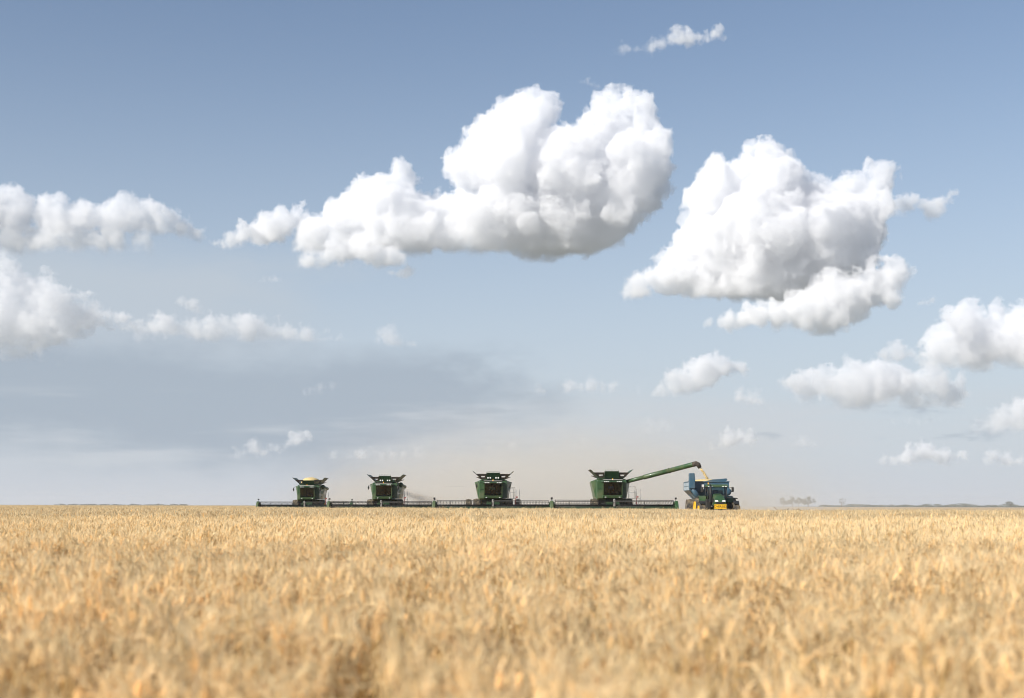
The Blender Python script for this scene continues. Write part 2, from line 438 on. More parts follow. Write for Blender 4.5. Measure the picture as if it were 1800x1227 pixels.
#@@CLOUDS@@
CLOUDS = True
if CLOUDS:
    make_cloud([(935, 200, 38), (900, 240, 55), (868, 285, 65), (836, 285, 42), (1000, 300, 72), (1078, 213, 50), (1120, 213, 40), (1136, 183, 15),
                (1128, 290, 52), (1100, 330, 62), (1050, 365, 75), (950, 375, 72), (880, 388, 60), (1141, 322, 33), (1062, 396, 38), (540, 422, 22), (522, 418, 17), (1000, 418, 40), (940, 424, 38), (860, 424, 36),
                (700, 322, 28), (670, 347, 40), (640, 365, 43), (600, 387, 40), (720, 395, 50), (780, 372, 40), (825, 378, 40), (560, 420, 38),
                (600, 430, 35), (660, 425, 40), (740, 420, 40), (800, 420, 40), (1040, 410, 40)], 446, 9000,
               'tall white cumulus with two towers and a long tail, highest over the harvesters', seed=1)
    make_cloud([(545, 455, 20), (590, 448, 26), (640, 445, 26), (690, 445, 20)], 472, 8700, 'white shelf under the tail of the tall cumulus', seed=2, vox=2.4)
    make_cloud([(385, 430, 9), (405, 425, 14), (430, 415, 20), (462, 405, 26), (497, 395, 26), (518, 372, 11), (528, 360, 6), (535, 398, 20), (560, 400, 16)], 441, 9100,
               'thin ragged white cloud pointing up at the tail of the tall cumulus', seed=3, vox=2.2, soft=1.4)
    make_cloud([(1255, 330, 44), (1300, 325, 40), (1350, 312, 48), (1395, 332, 42), (1440, 345, 38), (1500, 340, 32), (1535, 308, 30), (1536, 350, 38),
                (1480, 365, 50), (1420, 395, 70), (1330, 400, 80), (1260, 432, 64), (1200, 470, 42), (1160, 480, 32), (1152, 447, 12), (1118, 497, 26), (1094, 507, 16), (1080, 513, 8),
                (1300, 460, 62), (1400, 455, 70), (1480, 430, 60), (1520, 400, 40), (1230, 492, 36), (1300, 502, 40), (1380, 508, 38), (1450, 470, 48)], 526, 8000, 'big heaped white cumulus with a thumb of cloud on its right', seed=4)
    make_cloud([(1572, 480, 22), (1545, 500, 36), (1485, 512, 36), (1440, 505, 24), (1400, 548, 32), (1330, 557, 28), (1280, 570, 16), (1450, 555, 34), (1500, 545, 28), (1250, 577, 9)],
               585, 7800, 'flat white cloud shelf under the big heaped cumulus', seed=5, vox=2.4)
    make_cloud([(1590, 357, 18), (1606, 350, 12), (1640, 367, 20), (1655, 350, 14), (1675, 340, 9), (1640, 385, 10)], 398, 8200,
               'two ragged wisps trailing right of the big cumulus', seed=6, vox=2.0, soft=2, wispy=.8, sigma=0.2)
    make_cloud([(30, 366, 30), (-30, 372, 40), (90, 382, 34), (150, 375, 30), (210, 372, 28), (250, 377, 28), (290, 387, 24), (130, 410, 30), (280, 408, 18), (318, 400, 22), (350, 408, 15), (50, 425, 22), (200, 408, 30), (20, 425, 30), (90, 428, 30), (170, 428, 26), (250, 425, 24)],
               452, 12000, 'long white cumulus top at the left edge', seed=7, soft=2.2, sigma=0.3)
    make_cloud([(0, 490, 36), (30, 508, 33), (85, 525, 38), (125, 545, 30), (40, 560, 46), (75, 595, 40), (20, 620, 32), (115, 570, 34), (-25, 560, 60), (150, 535, 20), (165, 560, 20), (200, 572, 18)],
               640, 13000, 'loose mottled cloud bank low at the left edge', seed=8, soft=2.6, sigma=0.2, rough=1.5, wispy=.9)
    make_cloud([(192, 558, 12), (218, 558, 14), (245, 582, 18), (285, 573, 25), (330, 583, 24), (372, 582, 24), (430, 580, 27), (482, 585, 26), (540, 589, 24), (595, 594, 18), (630, 599, 12)],
               604, 14000, 'low flat row of white cloud heads over the first harvester', seed=9, soft=2.4, sigma=0.3, wispy=.4)
    make_cloud([(320, 533, 11), (340, 538, 13), (355, 547, 9)], 556, 10500, 'small white puff above the low row of cloud heads', seed=10, soft=2, sigma=0.24, wispy=.6)
    make_cloud([(682, 595, 21), (722, 608, 14), (660, 600, 12), (760, 616, 8)], 612, 13500, 'small white cloud right of the low row', seed=11, soft=2, sigma=0.18, wispy=.4)
    make_cloud([(690, 482, 10), (712, 476, 14), (725, 470, 8)], 492, 9000, 'small white puff below the tall cumulus', seed=12, vox=1.8, soft=1.8, sigma=0.2, wispy=.6)
    make_cloud([(462, 490, 7), (482, 492, 9), (494, 495, 5)], 499, 11000, 'tiny faint puff left of the small puff', seed=13, vox=1.8, soft=2, sigma=0.25, wispy=.8)
    make_cloud([(1705, 555, 22), (1690, 578, 32), (1660, 607, 32), (1635, 630, 20), (1720, 600, 46), (1770, 585, 46), (1815, 595, 60), (1758, 545, 17), (1730, 632, 26)], 652, 11000,
               'white cumulus cut by the right edge', seed=14, soft=1.6, sigma=0.26)
    make_cloud([(1550, 622, 14), (1575, 616, 18), (1595, 622, 12)], 638, 11200, 'small round cloud between the two right-hand banks', seed=15, soft=2, sigma=0.24, wispy=.5)
    make_cloud([(1390, 667, 24), (1428, 680, 32), (1455, 660, 22), (1490, 678, 38), (1530, 678, 44), (1580, 672, 36), (1640, 670, 30), (1675, 690, 30), (1600, 700, 30), (1360, 712, 12)], 722, 12000,
               'wide low bank of white cloud above the horizon trees', seed=16, soft=2.0, sigma=0.22, wispy=.3)
    make_cloud([(1165, 685, 14), (1198, 672, 25), (1238, 655, 29), (1268, 645, 22), (1298, 648, 14)], 698, 11500, 'small slanting white cloud above the unloading spout', seed=17, soft=1.5, sigma=0.26)
    make_cloud([(1298, 690, 16), (1318, 700, 18)], 715, 12500, 'faint ragged scrap beside the slanting cloud', seed=18, soft=2.5, sigma=0.35, wispy=.8)
    make_cloud([(1078, 90, 7), (1100, 84, 12), (1140, 82, 14), (1160, 74, 14), (1185, 62, 17), (1212, 64, 16), (1240, 64, 12), (1265, 56, 12)], 100, 7000,
               'small ragged white cloud high above all others', seed=19, vox=2.0, soft=2.2, sigma=0.16, wispy=1.0)
    make_cloud([(1030, 146, 9), (1050, 152, 9), (1085, 152, 9)], 160, 8000, 'faint torn wisp above the twin towers', seed=20, vox=1.8, soft=2.5, sigma=0.1, wispy=1.0)
    make_cloud([(1735, 745, 22), (1765, 735, 26), (1795, 728, 32), (1750, 758, 16)], 765, 14000, 'small mottled cloud low at the right edge', seed=21, soft=2.2, sigma=0.26, wispy=.6)
    make_cloud([(1570, 738, 8), (1600, 739, 9), (1630, 737, 9), (1655, 733, 7)], 747, 13000, 'thin flat strip of cloud under the wide bank', seed=22, soft=2.5, sigma=0.25, wispy=.3)
    make_cloud([(1555, 812, 12), (1590, 803, 18), (1628, 792, 21), (1655, 800, 15), (1690, 800, 12), (1740, 802, 15), (1770, 808, 14), (1795, 805, 12)], 820, 16000,
               'pale faint cloud heads just above the right horizon', seed=23, soft=2.6, sigma=0.8, wispy=.7)
    make_cloud([(1258, 782, 10), (1280, 772, 18), (1300, 762, 15), (1318, 768, 12)], 792, 15000, 'faint cloud head right of the unloading spout', seed=24, soft=2.6, sigma=0.8, wispy=.7)
    make_cloud([(1622, 530, 9), (1636, 527, 9)], 537, 9000, 'tiny lone puff right of the heaped cumulus', seed=25, vox=1.8, soft=1.8, sigma=0.16, wispy=.4)
    make_cloud([(420, 800, 13), (445, 788, 17), (485, 790, 12), (520, 775, 17), (540, 770, 13), (590, 800, 14), (640, 800, 16), (690, 800, 16), (740, 795, 16)], 810, 17000,
               'string of faint cloud heads low behind the harvesters', seed=26, soft=2.8, sigma=0.4, wispy=.9)
    make_cloud([(950, 687, 12), (1000, 680, 15), (1040, 678, 16), (1080, 682, 13), (1120, 688, 9)], 694, 15000, 'faint flat cloud low in the middle of the sky', seed=27, soft=2.8, sigma=0.4, wispy=.6)

    make_cloud([(1395, 778, 10), (1412, 774, 12), (1430, 779, 8)], 786, 15500, 'faint flat puff above the hazy tree clump', seed=28, soft=2.6, sigma=.4, wispy=.5)
    make_cloud([(535, 692, 10), (560, 684, 13), (582, 680, 9)], 697, 15000, 'faint slanting puff over the second harvester', seed=29, soft=2.6, sigma=.3, wispy=.6)
    make_cloud([(640, 806, 9), (860, 790, 9), (900, 784, 12), (1030, 776, 10), (1050, 774, 9)], 800, 17500, 'scattered faint cloud scraps over the third harvester', seed=30, soft=2.8, sigma=.3, wispy=.8)
    make_cloud([(1110, 762, 14), (1140, 752, 18), (1170, 748, 16)], 772, 16000, 'dim grey cloud behind the unloading auger', seed=31, soft=2.8, sigma=.12, wispy=.4)

# ------------------------------------------------------------------ ground
def ground_mat():
    m = bpy.data.materials.new('stubble_ground'); m.use_nodes = True
    n = m.node_tree.nodes; l = m.node_tree.links.new; b = n['Principled BSDF']
    b.inputs['Roughness'].default_value = 0.95
    t = n.new('ShaderNodeTexCoord')
    mp = n.new('ShaderNodeMapping'); mp.inputs['Scale'].default_value = (1, 0.06, 1); l(t.outputs['Object'], mp.inputs[0])
    a = n.new('ShaderNodeTexNoise'); a.inputs['Scale'].default_value = 2.5; a.inputs['Detail'].default_value = 8; l(mp.outputs[0], a.inputs[0])
    c = n.new('ShaderNodeTexNoise'); c.inputs['Scale'].default_value = 0.004; c.inputs['Detail'].default_value = 4; l(t.outputs['Object'], c.inputs[0])
    r = n.new('ShaderNodeValToRGB'); r.color_ramp.elements[0].color = (0.33, 0.23, 0.12, 1); r.color_ramp.elements[1].color = (0.56, 0.42, 0.24, 1)
    r.color_ramp.elements[0].position = 0.3; r.color_ramp.elements[1].position = 0.7
    l(a.outputs[0], r.inputs[0])
    # beyond the paddock: mixed country
    ln = n.new('ShaderNodeVectorMath'); ln.operation = 'LENGTH'; l(t.outputs['Object'], ln.inputs[0])
    mr = n.new('ShaderNodeMapRange'); mr.inputs[1].default_value = 2400; mr.inputs[2].default_value = 3400; l(ln.outputs['Value'], mr.inputs[0])
    r2 = n.new('ShaderNodeValToRGB'); r2.color_ramp.elements[0].color = (0.15, 0.16, 0.14, 1); r2.color_ramp.elements[1].color = (0.25, 0.25, 0.21, 1)
    l(c.outputs[0], r2.inputs[0])
    mx = n.new('ShaderNodeMix'); mx.data_type = 'RGBA'; l(mr.outputs[0], mx.inputs[0]); l(r.outputs[0], mx.inputs[6]); l(r2.outputs[0], mx.inputs[7])
    l(mx.outputs[2], b.inputs['Base Color'])
    return m


S = 40000
def lie(y):
    t = np.clip((np.asarray(y, float) - 8) / 100, 0, 1); return RISE * t * t * (3 - 2 * t)
gy_ = [-S] + list(np.arange(0, 121, 4.0)) + [S]
gr = mesh_np('field_ground', [(x, y, float(lie(y))) for y in gy_ for x in (-S, S)], [(2 * i, 2 * i + 1, 2 * i + 3, 2 * i + 2) for i in range(len(gy_) - 1)], ground_mat())
gr_o = bpy.data.objects.new('field_ground', gr); col.objects.link(gr_o); tag(gr_o, kind='structure')


# ------------------------------------------------------------------ wheat
def wheat_mat():
    m = bpy.data.materials.new('ripe_wheat'); m.use_nodes = True
    n = m.node_tree.nodes; l = m.node_tree.links.new; n.clear()
    o = n.new('ShaderNodeOutputMaterial')
    at = n.new('ShaderNodeAttribute'); at.attribute_name = 'tint'
    ge = n.new('ShaderNodeNewGeometry')
    nz = n.new('ShaderNodeTexNoise'); nz.inputs['Scale'].default_value = 0.35; nz.inputs['Detail'].default_value = 5; l(ge.outputs['Position'], nz.inputs['Vector'])
    mr = n.new('ShaderNodeMapRange'); mr.inputs[1].default_value = 0.3; mr.inputs[2].default_value = 0.7; mr.inputs[3].default_value = 0.9; mr.inputs[4].default_value = 1.1
    l(nz.outputs[0], mr.inputs[0])
    mu = n.new('ShaderNodeVectorMath'); mu.operation = 'SCALE'; l(at.outputs['Color'], mu.inputs[0]); l(mr.outputs[0], mu.inputs['Scale'])
    d = n.new('ShaderNodeBsdfPrincipled'); d.inputs['Roughness'].default_value = 0.45; d.inputs['Specular IOR Level'].default_value = 0.25
    tl = n.new('ShaderNodeBsdfTranslucent'); mx = n.new('ShaderNodeMixShader'); mx.inputs[0].default_value = 0.4
    l(mu.outputs[0], d.inputs['Base Color']); l(mu.outputs[0], tl.inputs[0])
    l(d.outputs[0], mx.inputs[1]); l(tl.outputs[0], mx.inputs[2]); l(mx.outputs[0], o.inputs[0])
    return m


WM = wheat_mat()


def wheat_patch(name, size, count, lod, seed):
    """SIZE x SIZE metres of drilled wheat (rows 0.25 m apart along y) as one mesh"""
    rg = random.Random(seed)
    V, Fc, T = [], [], []
    rows = round(size / 0.25)
    def strip(pts, wd, side, tint):
        b0 = len(V)
        for i, p in enumerate(pts):
            hw = wd[i] / 2
            V.append(tuple(p - side * hw)); V.append(tuple(p + side * hw)); T.append(tint); T.append(tint)
        for i in range(len(pts) - 1):
            Fc.append((b0 + 2 * i, b0 + 2 * i + 1, b0 + 2 * i + 3, b0 + 2 * i + 2))
    def spindle(pts, rad, n, tint):
        b0 = len(V)
        for i, p in enumerate(pts):
            for k in range(n):
                a = 2 * math.pi * k / n
                V.append((p.x + rad[i] * math.cos(a), p.y + rad[i] * math.sin(a), p.z)); T.append(tint)
        for i in range(len(pts) - 1):
            for k in range(n):
                Fc.append((b0 + i * n + k, b0 + i * n + (k + 1) % n, b0 + (i + 1) * n + (k + 1) % n, b0 + (i + 1) * n + k))
    bumps = [(rg.uniform(-size / 2, size / 2), rg.uniform(-size / 2, size / 2), rg.choice((-.27, -.2, .05, .08, .1)), rg.uniform(.08, .2)) for _ in range(int((11 if lod == 0 else 8) * size * size))]
    for c in range(count):
        rrow = rg.randrange(rows)
        x = -size / 2 + 0.5 * (rrow // 2) + (0.16 if rrow % 2 == 0 else 0.34) + rg.gauss(0, 0.036); y = rg.uniform(-size / 2, size / 2)
        h = rg.gauss(0.77, 0.045)
        pit = 0
        for (bx, by, bh, br_) in bumps:
            e_ = math.exp(-((x - bx) ** 2 + (y - by) ** 2) / br_ ** 2); h += bh * e_
            if bh < 0: pit = max(pit, e_)
        if rg.random() < pit * .88: continue
        if rg.random() < .12: h -= rg.uniform(.05, .2)
        elif rg.random() < .04: h += rg.uniform(.04, .1)
        lean = rg.gauss(0, .09); la = rg.uniform(0, 2 * math.pi)
        dx, dy = math.sin(lean) * math.cos(la), math.sin(lean) * math.sin(la)
        br = rg.uniform(0.66, 1.15); wm = rg.uniform(-.04, .04); br *= (1.12, 1.08, .97)[lod]
        ear_c = ((0.83 + wm) * br, 0.645 * br, (0.355 - wm) * br, 1)
        stem_c = (0.70 * br, 0.505 * br, 0.218 * br, 1)
        awn_c = ((0.87 + wm) * br, 0.71 * br, 0.435 * br, 1)
        leaf_c = (0.64 * br, 0.495 * br, 0.27 * br, 1)
        P0 = Vector((x, y, 0)); bend = rg.uniform(.0, .1)
        def pt(t): return Vector((x + dx * h * t + bend * dx * t * t, y + dy * h * t + bend * dy * t * t, h * t))
        top = pt(1.0)
        nod = rg.uniform(.05, .8) if rg.random() < .8 else rg.uniform(.8, 1.7)
        na = la + rg.gauss(0, .8)
        ed = Vector((math.sin(nod) * math.cos(na), math.sin(nod) * math.sin(na), math.cos(nod)))
        side = Vector((math.cos(c * 2.4), math.sin(c * 2.4), 0))
        el_ = rg.uniform(.062, .1)
        if lod == 0:
            ts = (0, .45, .8, 1.0)
            spindle([pt(t) for t in ts], [.0022, .002, .0016, .0013], 3, stem_c)
            # ear: two-ranked spikelets along a curved axis
            u = ed.cross(Vector((0, 0, 1))).normalized() if abs(ed.z) < .99 else Vector((1, 0, 0)); v2 = ed.cross(u)
            ns = 8
            for k in range(ns):
                t = (k + .5) / ns; cpt = top + ed * el_ * t - Vector((0, 0, .012 * t * t))
                sg = 1 if k % 2 else -1
                wv = u * sg
                r0 = .0074 * (1 - .45 * abs(t - .4) * 1.6)
                b0 = len(V)
                tip = cpt + ed * .014 + wv * .007
                for q in (cpt - ed * .006, cpt + wv * r0 * 1.3, tip, cpt - wv * r0 * .5, cpt + v2 * r0 * .8, cpt - v2 * r0 * .8):
                    V.append(tuple(q)); T.append(ear_c)
                for f in ((0, 1, 4), (1, 2, 4), (2, 3, 4), (3, 0, 4), (1, 0, 5), (2, 1, 5), (3, 2, 5), (0, 3, 5)):
                    Fc.append(tuple(b0 + i for i in f))
                for a in range(2):
                    d = (ed * 1.0 + wv * rg.uniform(.1, .45) + v2 * rg.uniform(-.35, .35)).normalized()
                    ln = rg.uniform(.045, .08)
                    strip([tip, tip + d * ln * .6, tip + d * ln + Vector((0, 0, -.004))], (.0013, .001, .0003), v2 if a else u, awn_c)
            for k in range(2):
                t = rg.uniform(.3, .8); p = pt(t); a = rg.uniform(0, 6.28); d = Vector((math.cos(a), math.sin(a), 0)); ln = rg.uniform(.08, .18)
                strip([p, p + d * ln * .4 + Vector((0, 0, .05)), p + d * ln * .8 + Vector((0, 0, -.02)), p + d * ln + Vector((0, 0, -.11))], (.004, .006, .004, .001), Vector((-d.y, d.x, 0)), leaf_c)
        elif lod == 1:
            strip([pt(0.25), pt(.7), pt(1.0)], (.004, .0035, .003), side, stem_c)
            m1 = top + ed * el_ * .5; m2 = top + ed * el_ - Vector((0, 0, .01))
            spindle([top, m1, m2], [.004, .0085, .003], 4, ear_c)
            for k in range(5):
                d = (ed + Vector((rg.uniform(-.45, .45), rg.uniform(-.45, .45), rg.uniform(-.1, .3)))).normalized()
                p = top + ed * el_ * rg.uniform(.3, 1); s2 = d.cross(Vector((rg.random(), rg.random(), .3))).normalized()
                strip([p, p + d * rg.uniform(.05, .085)], (.0024, .0006), s2, awn_c)
            t = rg.uniform(.4, .85); p = pt(t); a = rg.uniform(0, 6.28); d = Vector((math.cos(a), math.sin(a), 0))
            strip([p, p + d * .07 + Vector((0, 0, .04)), p + d * .15 + Vector((0, 0, -.08))], (.004, .006, .002), Vector((-d.y, d.x, 0)), leaf_c)
        else:
            strip([pt(0.4), pt(1.0)], (.012, .009), side, stem_c)
            m2 = top + ed * el_ * 1.1
            spindle([top, (top + m2) / 2, m2], [.005, .0115, .004], 3, ear_c)
            d = (ed + Vector((rg.uniform(-.3, .3), rg.uniform(-.3, .3), .1))).normalized()
            strip([m2 - ed * .03, m2 + d * .07], (.014, .003), side, awn_c)
    me = mesh_np(name, V, Fc, WM, T)
    ob = bpy.data.objects.new(name, me)
    return ob


def stubble_patch(name, size, count, seed):
    rg = random.Random(seed); V, Fc, T = [], [], []
    for c in range(count):
        x = -size / 2 + .125 + rg.randrange(round(size / .25)) * .25 + rg.gauss(0, .03); y = rg.uniform(-size / 2, size / 2); h = rg.uniform(.15, .3)
        a = rg.uniform(0, 3.14); sx, sy = math.cos(a) * .006, math.sin(a) * .006; br = rg.uniform(.8, 1.2)
        dx, dy = rg.gauss(0, .05), rg.gauss(0, .05)
        b0 = len(V)
        V += [(x - sx, y - sy, 0), (x + sx, y + sy, 0), (x + sx + dx, y + sy + dy, h), (x - sx + dx, y - sy + dy, h)]; T += [(.62 * br, .46 * br, .24 * br, 1)] * 4
        Fc.append((b0, b0 + 1, b0 + 2, b0 + 3))
    return bpy.data.objects.new(name, mesh_np(name, V, Fc, WM, T))


protos = bpy.data.collections.new('wheat_patches')      # prototypes, not linked to the scene
NV = (6, 4, 4, 3)
names = []
for i in range(NV[0]): protos.objects.link(wheat_patch('patch_a%d' % i, 1.0, 430, 0, 100 + i))
for i in range(NV[1]): protos.objects.link(wheat_patch('patch_b%d' % i, 1.0, 430, 1, 200 + i))
for i in range(NV[2]): protos.objects.link(wheat_patch('patch_c%d' % i, 2.0, 900, 2, 300 + i))
for i in range(NV[3]): protos.objects.link(stubble_patch('patch_d%d' % i, 2.0, 900, 400 + i))

YAW = R(1.6)      # the drill rows run a touch left of the view


def uncut(x, y):
    """is there still standing wheat here? (the machines work in echelon towards the camera)"""
    lim = np.where(x < -33.2, 620.0, np.where(x < -21, 183.5, np.where(x < -8.6, 162.5, np.where(x < 4.0, 145.5, np.where(x < 16.2, 137.5, 114.0)))))
    return y < lim


def lattice(step, y0, y1, margin):
    ys = np.arange(y0 + step / 2, y1, step); pts = []
    for y in ys:
        hw = 0.40 * y + margin
        k = np.arange(-math.ceil(hw / step), math.ceil(hw / step) + 1) * step + step / 2
        pts.append(np.stack([k, np.full_like(k, y)], 1))
    q = np.concatenate(pts)
    c, s = math.cos(YAW), math.sin(YAW)
    return np.stack([q[:, 0] * c - q[:, 1] * s - .35, q[:, 0] * s + q[:, 1] * c], 1)


def scatter(name, sets):
    pos, idx, rot, scl = [], [], [], []
    for (q, first, nvar, amp) in sets:
        m = len(q)
        p3 = np.stack([q[:, 0] + RNG.normal(0, .035, m), q[:, 1], lie(q[:, 1])], 1)
        pos.append(p3); idx.append(first + RNG.integers(0, nvar, m)); rot.append(RNG.integers(0, 2, m) * math.pi + YAW + RNG.normal(0, .01, m))
        hn = (vnoise(np.stack([q[:, 0] / 2.3 + 500, q[:, 1] / 3.4 + 500, np.full(m, 5.5)], 1)) - .5) * amp + (vnoise(np.stack([q[:, 0] / 11 + 500, q[:, 1] / 17 + 500, np.full(m, 9.5)], 1)) - .5) * amp * .7
        scl.append(np.stack([np.where(np.abs(q[:, 0] + .03 * q[:, 1] + .35) < 2.4, .93 + .05 * vnoise(np.stack([q[:, 0] + 300, q[:, 1] / 4 + 300, np.full(m, 2.2)], 1)), .98), np.ones(m), 1 + hn + RNG.normal(0, amp * .15, m)], 1))
    pos = np.concatenate(pos); idx = np.concatenate(idx); rot = np.concatenate(rot); scl = np.concatenate(scl)
    me = bpy.data.meshes.new(name); me.vertices.add(len(pos)); me.vertices.foreach_set('co', pos.astype(np.float32).ravel())
    a = me.attributes.new('variant', 'INT', 'POINT'); a.data.foreach_set('value', idx.astype(np.int32))
    a = me.attributes.new('spin', 'FLOAT_VECTOR', 'POINT'); a.data.foreach_set('vector', np.stack([0 * rot, 0 * rot, rot], 1).astype(np.float32).ravel())
    a = me.attributes.new('grow', 'FLOAT_VECTOR', 'POINT'); a.data.foreach_set('vector', scl.astype(np.float32).ravel())
    o = bpy.data.objects.new(name, me); col.objects.link(o)
    g = bpy.data.node_groups.new(name, 'GeometryNodeTree')
    g.interface.new_socket('Geometry', in_out='INPUT', socket_type='NodeSocketGeometry'); g.interface.new_socket('Geometry', in_out='OUTPUT', socket_type='NodeSocketGeometry')
    nd = g.nodes; l = g.links.new
    gi = nd.new('NodeGroupInput'); go = nd.new('NodeGroupOutput'); ip = nd.new('GeometryNodeInstanceOnPoints'); ci = nd.new('GeometryNodeCollectionInfo')
    ci.inputs[0].default_value = protos; ci.inputs[1].default_value = True; ci.inputs[2].default_value = True
    def attr(nm, ty):
        q = nd.new('GeometryNodeInputNamedAttribute'); q.data_type = ty; q.inputs[0].default_value = nm; return q.outputs[0]
    l(gi.outputs[0], ip.inputs['Points']); l(ci.outputs[0], ip.inputs['Instance']); ip.inputs['Pick Instance'].default_value = True
    l(attr('variant', 'INT'), ip.inputs['Instance Index']); l(attr('spin', 'FLOAT_VECTOR'), ip.inputs['Rotation']); l(attr('grow', 'FLOAT_VECTOR'), ip.inputs['Scale'])
    l(ip.outputs[0], go.inputs[0])
    o.modifiers.new('plants', 'NODES').node_group = g
    return o


A_ = lattice(1.0, 1.0, 18.0, 7.0)
A_ = A_[A_[:, 1] > 2.2]
B_ = lattice(1.0, 18.0, 46.0, 7.0); C_ = lattice(2.0, 46.0, 620.0, 6.0)
C_ = C_[uncut(C_[:, 0], C_[:, 1])]
wf = scatter('wheat_field', [(A_, 0, NV[0], .16), (B_, NV[0], NV[1], .16), (C_, NV[0] + NV[1], NV[2], .13)])
tag(wf, 'ripe golden wheat standing in drilled rows', 'wheat', kind='stuff')
D_ = lattice(2.0, 112.0, 330.0, 6.0); D_ = D_[~uncut(D_[:, 0], D_[:, 1] + 1.0)]
st = scatter('stubble', [(D_, sum(NV[:3]), NV[3], .2)])
tag(st, 'short pale wheat stubble behind the machines', 'stubble', kind='stuff')

#@@MACHINES@@
# ------------------------------------------------------------------ wheels
def tyre_mesh(r, wd, lugs, n=36):
    mb = MB(); hw = wd / 2; ri = r * 0.58
    mb.lathe_x([(ri, -hw * .8), (r * .84, -hw), (r * .93, -hw * .9), (r * .955, -hw * .5), (r * .955, hw * .5), (r * .93, hw * .9), (r * .84, hw), (ri, hw * .8), (ri, -hw * .8)], (0, 0, 0), n)
    for k in range(lugs):                      # chevron bars
        for sgn in (-1, 1):
            a = 2 * math.pi * (k + (.5 if sgn > 0 else 0)) / lugs
            da = 2 * math.pi / lugs * .95
            pts = []
            for (xx, aa, rr) in ((sgn * hw * .02, a, .955), (sgn * hw * .98, a - da, .90)):
                for wdt in (-.16, .16):
                    ang = aa + wdt * 2 * math.pi / lugs
                    for r_ in (rr - .04, rr + .045):
                        pts.append((xx, r * r_ * math.sin(ang), r * r_ * math.cos(ang)))
            mb.hull(pts)
    return mb


def rim_mesh(r, wd):
    mb = MB(); hw = wd / 2; ri = r * .6
    mb.lathe_x([(0.0, -hw * .25), (ri * .25, -hw * .3), (ri * .3, -hw * .12), (ri * .8, -hw * .2), (ri * .9, -hw * .75), (ri, -hw * .82), (ri, hw * .82), (ri * .9, hw * .75), (ri * .8, hw * .2), (ri * .3, hw * .12), (ri * .25, hw * .3), (0.0, hw * .25)], (0, 0, 0), 28)
    for k in range(8):
        a = 2 * math.pi * k / 8
        for sx in (-1, 1): mb.box(sx * hw * .14 - .02, sx * hw * .14 + .02, ri * .24 * math.cos(a) - .02, ri * .24 * math.cos(a) + .02, ri * .24 * math.sin(a) - .02, ri * .24 * math.sin(a) + .02)
    return mb


def wheel(parent, name, c, r, wd, lugs=20, rimmat='yellow', proud=0.0):
    t = rim = None
    t = tyre_mesh(r, wd, lugs).build(name, M('rubber'), parent); t.location = c
    rm_ = rim_mesh(r, wd)
    if proud:                                  # deep outset dish of a wide-track wheel
        sg_ = 1 if c[0] > 0 else -1; q = sg_ * wd / 2
        rm_.lathe_x([(r * .30, q * .9), (r * .62, q * .9), (r * .62, q + sg_ * proud), (r * .56, q + sg_ * proud), (r * .5, q * 1.02), (r * .30, q * 1.02), (r * .30, q * .9)], (0, 0, 0), 28)
    rim = rm_.build('rim', M(rimmat), t)
    return t


